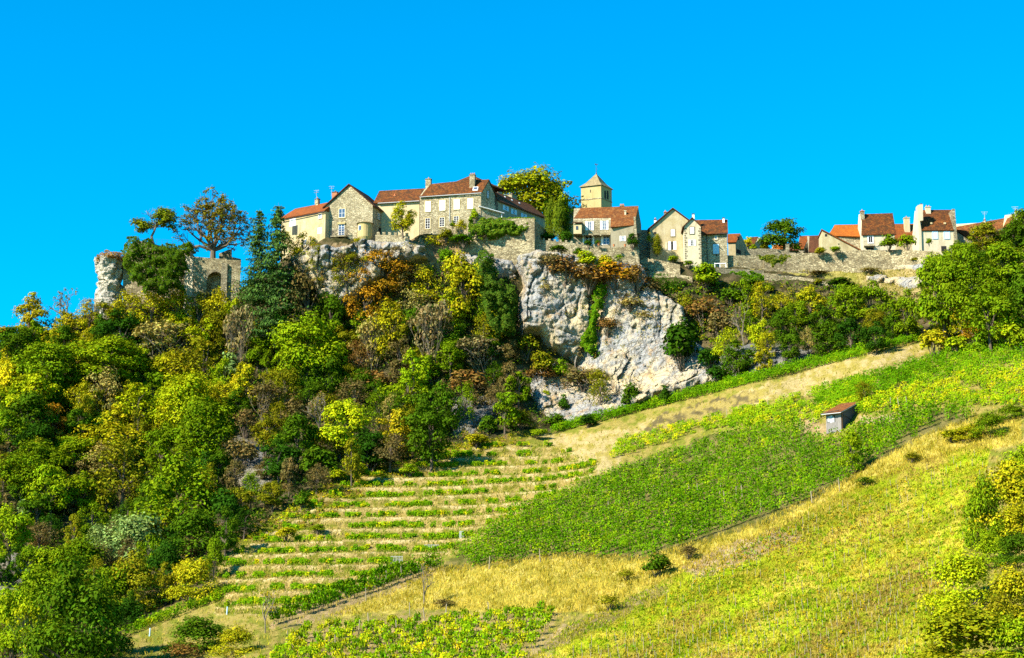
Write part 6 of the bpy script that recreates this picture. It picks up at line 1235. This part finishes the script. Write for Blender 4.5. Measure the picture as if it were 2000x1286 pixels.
patch((1180,915),(1700,800), (1210,862),(1700,738), 10, 1.0, UL, 1.9, 1.2, 1.05, .2, 'upper', .12)
patch((1180,915),(2060,805), (1210,862),(2060,640), 24, 1.0, UR, 1.9, 1.3, 1.3, .04, 'upper', .2, lambda x, y: -1.4 if (y - (664 + (2000 - x) * .25)) < 42 and x > 1480 else .3)
patch((520,1232),(868,1112), (560,1190),(850,1090), 3, 1.05, LOWROW, .7, 1.1, 1.4, .03, 'lowrow', .1)
patch((470,1330),(1010,1325), (600,1236),(1092,1196), 10, 1.2, NEAR, 2.2, 1.0, 1.35, .05, 'near', .15)
patch((200,1262),(420,1178), (300,1215),(470,1150), 4, 1.2, [(180,1270),(300,1205),(400,1150),(478,1158),(470,1185),(330,1235),(240,1280)], 1.3, 1.2, 1.3, .05, 'toe', .15)
# vines on the terraces, along each bench
for px in np.arange(440, 1165, 3.4):
    py = np.arange(872, 1196, 1.5); pxs = np.full(py.shape, px); ok = inpoly(pxs, py, TERRACE)
    if ok.sum() < 4: continue
    py = py[ok]; pxs = pxs[ok]; q = PA(pxs, py, DG(pxs, py)); zz = q[:, 2] / TH + .5 * (fbm(q[:, 0] * .05, q[:, 1] * .05, 77, 2) - .5); fr = zz - np.floor(zz)
    for off in (.22, .62):
        for i in np.nonzero((fr[1:] < off) & (fr[:-1] >= off))[0]:
            b = fbm(np.array([px * .055 + 9 * np.floor(zz[i])]), np.array([np.floor(zz[i]) * 3.7]), 83, 3)[0]
            if b < (.44 if off < .5 else .50) or r.random() < .25: continue
            g1 = GP(np.array([px]), np.array([py[i]]))[0]; vines.append((g1 + np.array([0, r.normal() * .15, 0]), .65, (.82 if off < .5 else .6) * (.7 + .5 * r.random()), vcol(1.1 + 1.6 * (r.random() < .2), r), np.array([1, 0, 0]), 'terrace'))
near = [v for v in vines if v[5] in ('near', 'lowrow')]
near.sort(key=lambda v: v[0][1]); near = near[:300]; nid = set(id(v) for v in near); rest = [v for v in vines if id(v) not in nid]
def vinemesh(seed, n=85):
    rr = np.random.default_rng(seed); pos = np.stack([rr.uniform(-.5, .5, n), rr.normal(size=n) * .22, .38 + .62 * rr.random(n) ** .8], 1); pos[:, 2] += .12 * rr.normal(size=n); nr = np.stack([rr.normal(size=n) * .5, np.sign(pos[:, 1]) * .8, .6 * np.ones(n)], 1); return leaves(rr, pos, nr, np.full(n, .24), .85, .8), tints(rr, n, .7, 1.35, .3)
vm = [quadmesh('vine_foliage', *(lambda q: (q[0], M['leaf'], q[1]))(vinemesh(700 + i))) for i in range(5)]
mb = MB(); mb.tube((0, 0, -.15), (.03, .02, .35), .045, .03, 6); mb.tube((.03, .02, .35), (.0, 0, .62), .03, .02, 5); mb.tube((.0, 0, .55), (.4, 0, .75), .02, .01, 4); mb.tube((.0, 0, .55), (-.4, 0, .72), .02, .01, 4); vt = mb.mesh('vine_trunk', M['bark'])
ORD = ['first', 'second', 'third', 'fourth', 'fifth', 'sixth', 'seventh', 'eighth', 'ninth', 'tenth', 'eleventh', 'twelfth', 'thirteenth', 'fourteenth', 'fifteenth', 'sixteenth', 'seventeenth', 'eighteenth', 'nineteenth', 'twentieth']
def vlabel(c, pl, row):
    cn = 'yellow' if c[0] > .85 * c[1] else 'yellow green' if c[0] > .62 * c[1] else 'green'
    return f'{cn} grapevine in the {ORD[row]} row below the golden grass, lowest plot' if pl == 'near' else f'{cn} grapevine in the {ORD[row]} narrow row below the terraces'
VL = {'near': ('yellow green grapevine in the lowest plot at the bottom edge', 'grapevines of the lowest plot'), 'lowrow': ('green grapevine in the narrow rows running up to the main vine block', 'grapevines of the narrow lower rows')}
for q, w, h_, c, dr, pl, row in near:
    root = thing('grapevine', vlabel(c, pl, row), 'grapevine', q, VL[pl][1]); a = math.atan2(dr[1], dr[0])
    o = link('foliage', vm[r.integers(5)], root); o.scale = (w, 1, h_); o.rotation_euler = (0, 0, a + (math.pi if r.random() < .5 else 0)); o.color = tuple(c) + (1,)
    o = link('trunk', vt, root); o.scale = (1, 1, h_); o.rotation_euler = (0, 0, a)
n = len(rest); nl = 66; k = np.repeat(np.arange(n), nl); q = np.array([v[0] for v in rest]); w = np.array([v[1] for v in rest]); hh = np.array([v[2] for v in rest]); cc = np.array([v[3] for v in rest]); dr = np.array([v[4] for v in rest])
m = n * nl; al = r.uniform(-.5, .5, m) * w[k] * .95; ac = r.normal(size=m) * .2; pz = hh[k] * (.2 + .8 * r.random(m)) * (1 + .12 * np.sin(k * 2.4)); pd = np.stack([-dr[:, 1], dr[:, 0], 0 * dr[:, 0]], 1); pos = q[k] + dr[k] * al[:, None] + pd[k] * ac[:, None] + np.stack([0 * pz, 0 * pz, pz], 1)
V = leaves(r, pos, pd[k] * np.sign(ac)[:, None] * .7 + np.array([-.15, -.35, .42]), np.full(m, .23), .9, .7); t = tints(r, m, .7, 1.35, .25).reshape(-1, 4, 4); t[..., :3] *= cc[k][:, None, :]
tag(link('vineyard_vines', quadmesh('vineyard_vines', V, M['leaf'], t.reshape(-1, 4))), kind='stuff')
print('vines', len(vines), 'near', len(near), 'plants', NT_[0])
# young vines and their stakes
st = []
for i in range(26):
    for j in range(44):
        t = (i + .5) / 26; s = (j + .5) / 44; x = (1030 + (1490 - 1030) * t) * (1 - s) + (1860 + (1930 - 1860) * t) * s + r.normal() * 2; y = (1330 + (1052 - 1330) * t) * (1 - s) + (1320 + (872 - 1320) * t) * s + r.normal() * 1.8
        if inpoly(np.array([x]), np.array([y]), YOUNG)[0] and y < 1310: st.append((x, y))
st = np.array(st); sp = GP(st[:, 0], st[:, 1]); od = np.argsort(sp[:, 1]); sp = sp[od]; keep = r.random(len(sp)) < np.where(np.arange(len(sp)) < 380, .82, .25); spv = sp[r.random(len(sp)) < .92]; sp = sp[keep]
n = len(spv); nl = 18; k = np.repeat(np.arange(n), nl); u = unit(r, n * nl); u[:, 2] = np.abs(u[:, 2]); pos = spv[k] + u * np.array([.40, .40, .6]) * (.4 + .6 * r.random((n * nl, 1))) ; cv = np.array([(.12,.22,.006), (.23,.26,.008), (.30,.24,.01)])[r.integers(3, size=n)]; V = leaves(r, pos, u, np.full(n * nl, .22), .8, .8); t = tints(r, n * nl).reshape(-1, 4, 4); t[..., :3] *= cv[k][:, None, :]
tag(link('young_vines', quadmesh('young_vines', V, M['leaf'], t.reshape(-1, 4))), kind='stuff')
smesh = []
for sd in range(3):
    mb = MB(); tx, ty = [(.05, 0), (-.06, .03), (0, -.05)][sd]; mb.hexa([(-.022, -.022, -.2), (.022, -.022, -.2), (.022, .022, -.2), (-.022, .022, -.2), (tx - .02, ty - .02, .95), (tx + .02, ty - .02, .95), (tx + .02, ty + .02, .95), (tx - .02, ty + .02, .95)]); smesh.append(mb.mesh('vine_stake', M['pole']))
for i, q in enumerate(sp[:300]):
    o = link('vine_stake', smesh[r.integers(3)]); o.location = q; o.scale = (1, 1, .85 + .4 * r.random()); tag(o, 'thin pale stake in the staked young vineyard', 'stake', 'stakes of the young vineyard')
mb = MB()
for q in sp[300:]:
    a, b = r.normal(size=2) * .05; hgt = .8 + .4 * r.random(); mb.hexa([(q[0] + x, q[1] + y, q[2] - .2) for x, y in ((-.02,-.02),(.02,-.02),(.02,.02),(-.02,.02))] + [(q[0] + a + x, q[1] + b + y, q[2] + hgt) for x, y in ((-.018,-.018),(.018,-.018),(.018,.018),(-.018,.018))])
m_ = mb.mesh('far_vine_stakes', M['pole']); tag(link('far_vine_stakes', m_), kind='stuff')
# posts standing among the older vines
PS = [(413,1004),(860,1180),(150,1075),(1600,1055)]
VP = [(1190,1003,'block'),(1210,985,'block'),(1275,972,'block'),(1405,968,'block'),(1416,985,'block'),(1438,975,'block'),(1450,970,'block'),(1363,968,'block'),(1346,965,'block'),(1562,838,'block'),(1055,1098,'block'),(1123,1086,'block'),(955,1112,'block'),(1350,1042,'block'),(1485,1005,'block'),(1440,1018,'block'),(1586,985,'block'),(1640,960,'block'),
 (700,1240,'near'),(720,1225,'near'),(800,1205,'near'),(830,1215,'near'),(870,1208,'near'),(955,1205,'near'),(655,1270,'near'),(560,1262,'near'),(775,1240,'near'),(785,1132,'low'),(754,1140,'low'),(715,1175,'low'),(1740,800,'up'),(1757,800,'up'),(1772,798,'up'),(1500,800,'up'),(1420,820,'up')]
PL = {'block': ('weathered post rising out of the main vine block', 'posts in the main vine block'), 'near': ('pale leaning post in the lowest vine plot', 'posts in the lowest vine plot'), 'low': ('dark short post at the narrow lower vine rows', 'posts at the narrow lower rows'), 'up': ('short post in the upper vines beyond the shed', 'posts in the upper vines')}
mb = MB(); mb.tube((0, 0, -.3), (.08, 0, 1.75), .065, .055, 6, True); pm = mb.mesh('vine_post', M['pole'])
vp = GP(np.array([p[0] for p in VP], float), np.array([p[1] for p in VP], float))
sd_ = GP(np.array([1640.]), np.array([840.]))[0]; cnt = {}
for (x, y, kx), q in sorted(zip(VP, vp), key=lambda z: float(np.linalg.norm(z[1] - sd_))):
    cnt[kx] = cnt.get(kx, 0) + 1; PN = ORD[cnt[kx] - 1] + ' ' + {'block': 'weathered post from the shed in the main vine block', 'near': 'pale leaning post from the shed side in the lowest vine plot', 'low': 'short dark post at the narrow lower vine rows, counted from the vine block', 'up': 'short post from the shed in the upper vines'}[kx]
    o = link('vine_post', pm); o.location = q; o.rotation_euler = (r.normal() * .06, r.normal() * .08, r.random() * 6); tag(o, PN, 'post', PL[kx][1])
# small metal racks left on the terraces and pale tubes by the lower path
for (x, y, w, lab) in ((843, 1072, 26, 'silvery metal rack lying at the edge of the terraces, larger of two'), (775, 1092, 22, 'silvery metal rack lower on the terraces'), (902, 1050, 9, 'narrow upright metal rack near the top of the main vine block edge')):
    q = Vector(GP(np.array([float(x)]), np.array([float(y)]))[0]); root = thing('metal_rack', lab, 'rack', q); W = w * q.y / FPX
    for i in range(9):
        mb = MB(); e = (i / 8 - .5) * W; mb.tube((e, 0, 0), (e, .05, 1.1), .035, .03, 5); link('rack_bar', mb.mesh('rack_bar', M['zinc']), root)
    mb = MB(); mb.tube((-W / 2, 0, .5), (W / 2, 0, .5), .025, .025, 5); mb.tube((-W / 2, .04, 1.0), (W / 2, .04, 1.0), .025, .025, 5); link('rack_rail', mb.mesh('rack_rail', M['zinc']), root)
for (x, y, lab) in ((443, 1200, 'pale blue guard tube around a sapling at the vine toe'), (292, 1242, 'grey guard tube at the lowest vine path')):
    q = Vector(GP(np.array([float(x)]), np.array([float(y)]))[0]); mb = MB(); mb.tube((0, 0, -.2), (.05, 0, 1.0), .09, .08, 10, True); o = link('guard_tube', mb.mesh('guard_tube', M['blue'])); o.location = q; tag(o, lab, 'tree guard')
# flowerpots on the belfry house terrace
for i, (x, y, w, lab) in enumerate(((1169.5, 478, .5, 'terracotta pot with a shrub beside the french window'), (1199, 480.5, .34, 'small terracotta pot alone on the terrace wall'), (1221, 480.5, .36, 'terracotta pot at the foot of the dark yew'))):
    q = P(x, y + 1.5, 342.6 if i else 343.5); root = thing('flowerpot', lab, 'flowerpot', q); mb = MB(); mb.tube((0, 0, 0), (0, 0, w * 1.1), w * .42, w * .62, 12, True); link('pot', mb.mesh('pot', M['terracotta']), root); mb = MB(); mb.tube((0, 0, w * 1.1 + .003), (0, 0, w * 1.28), w * .7, w * .7, 12, True); link('rim', mb.mesh('rim', M['terracotta']), root)
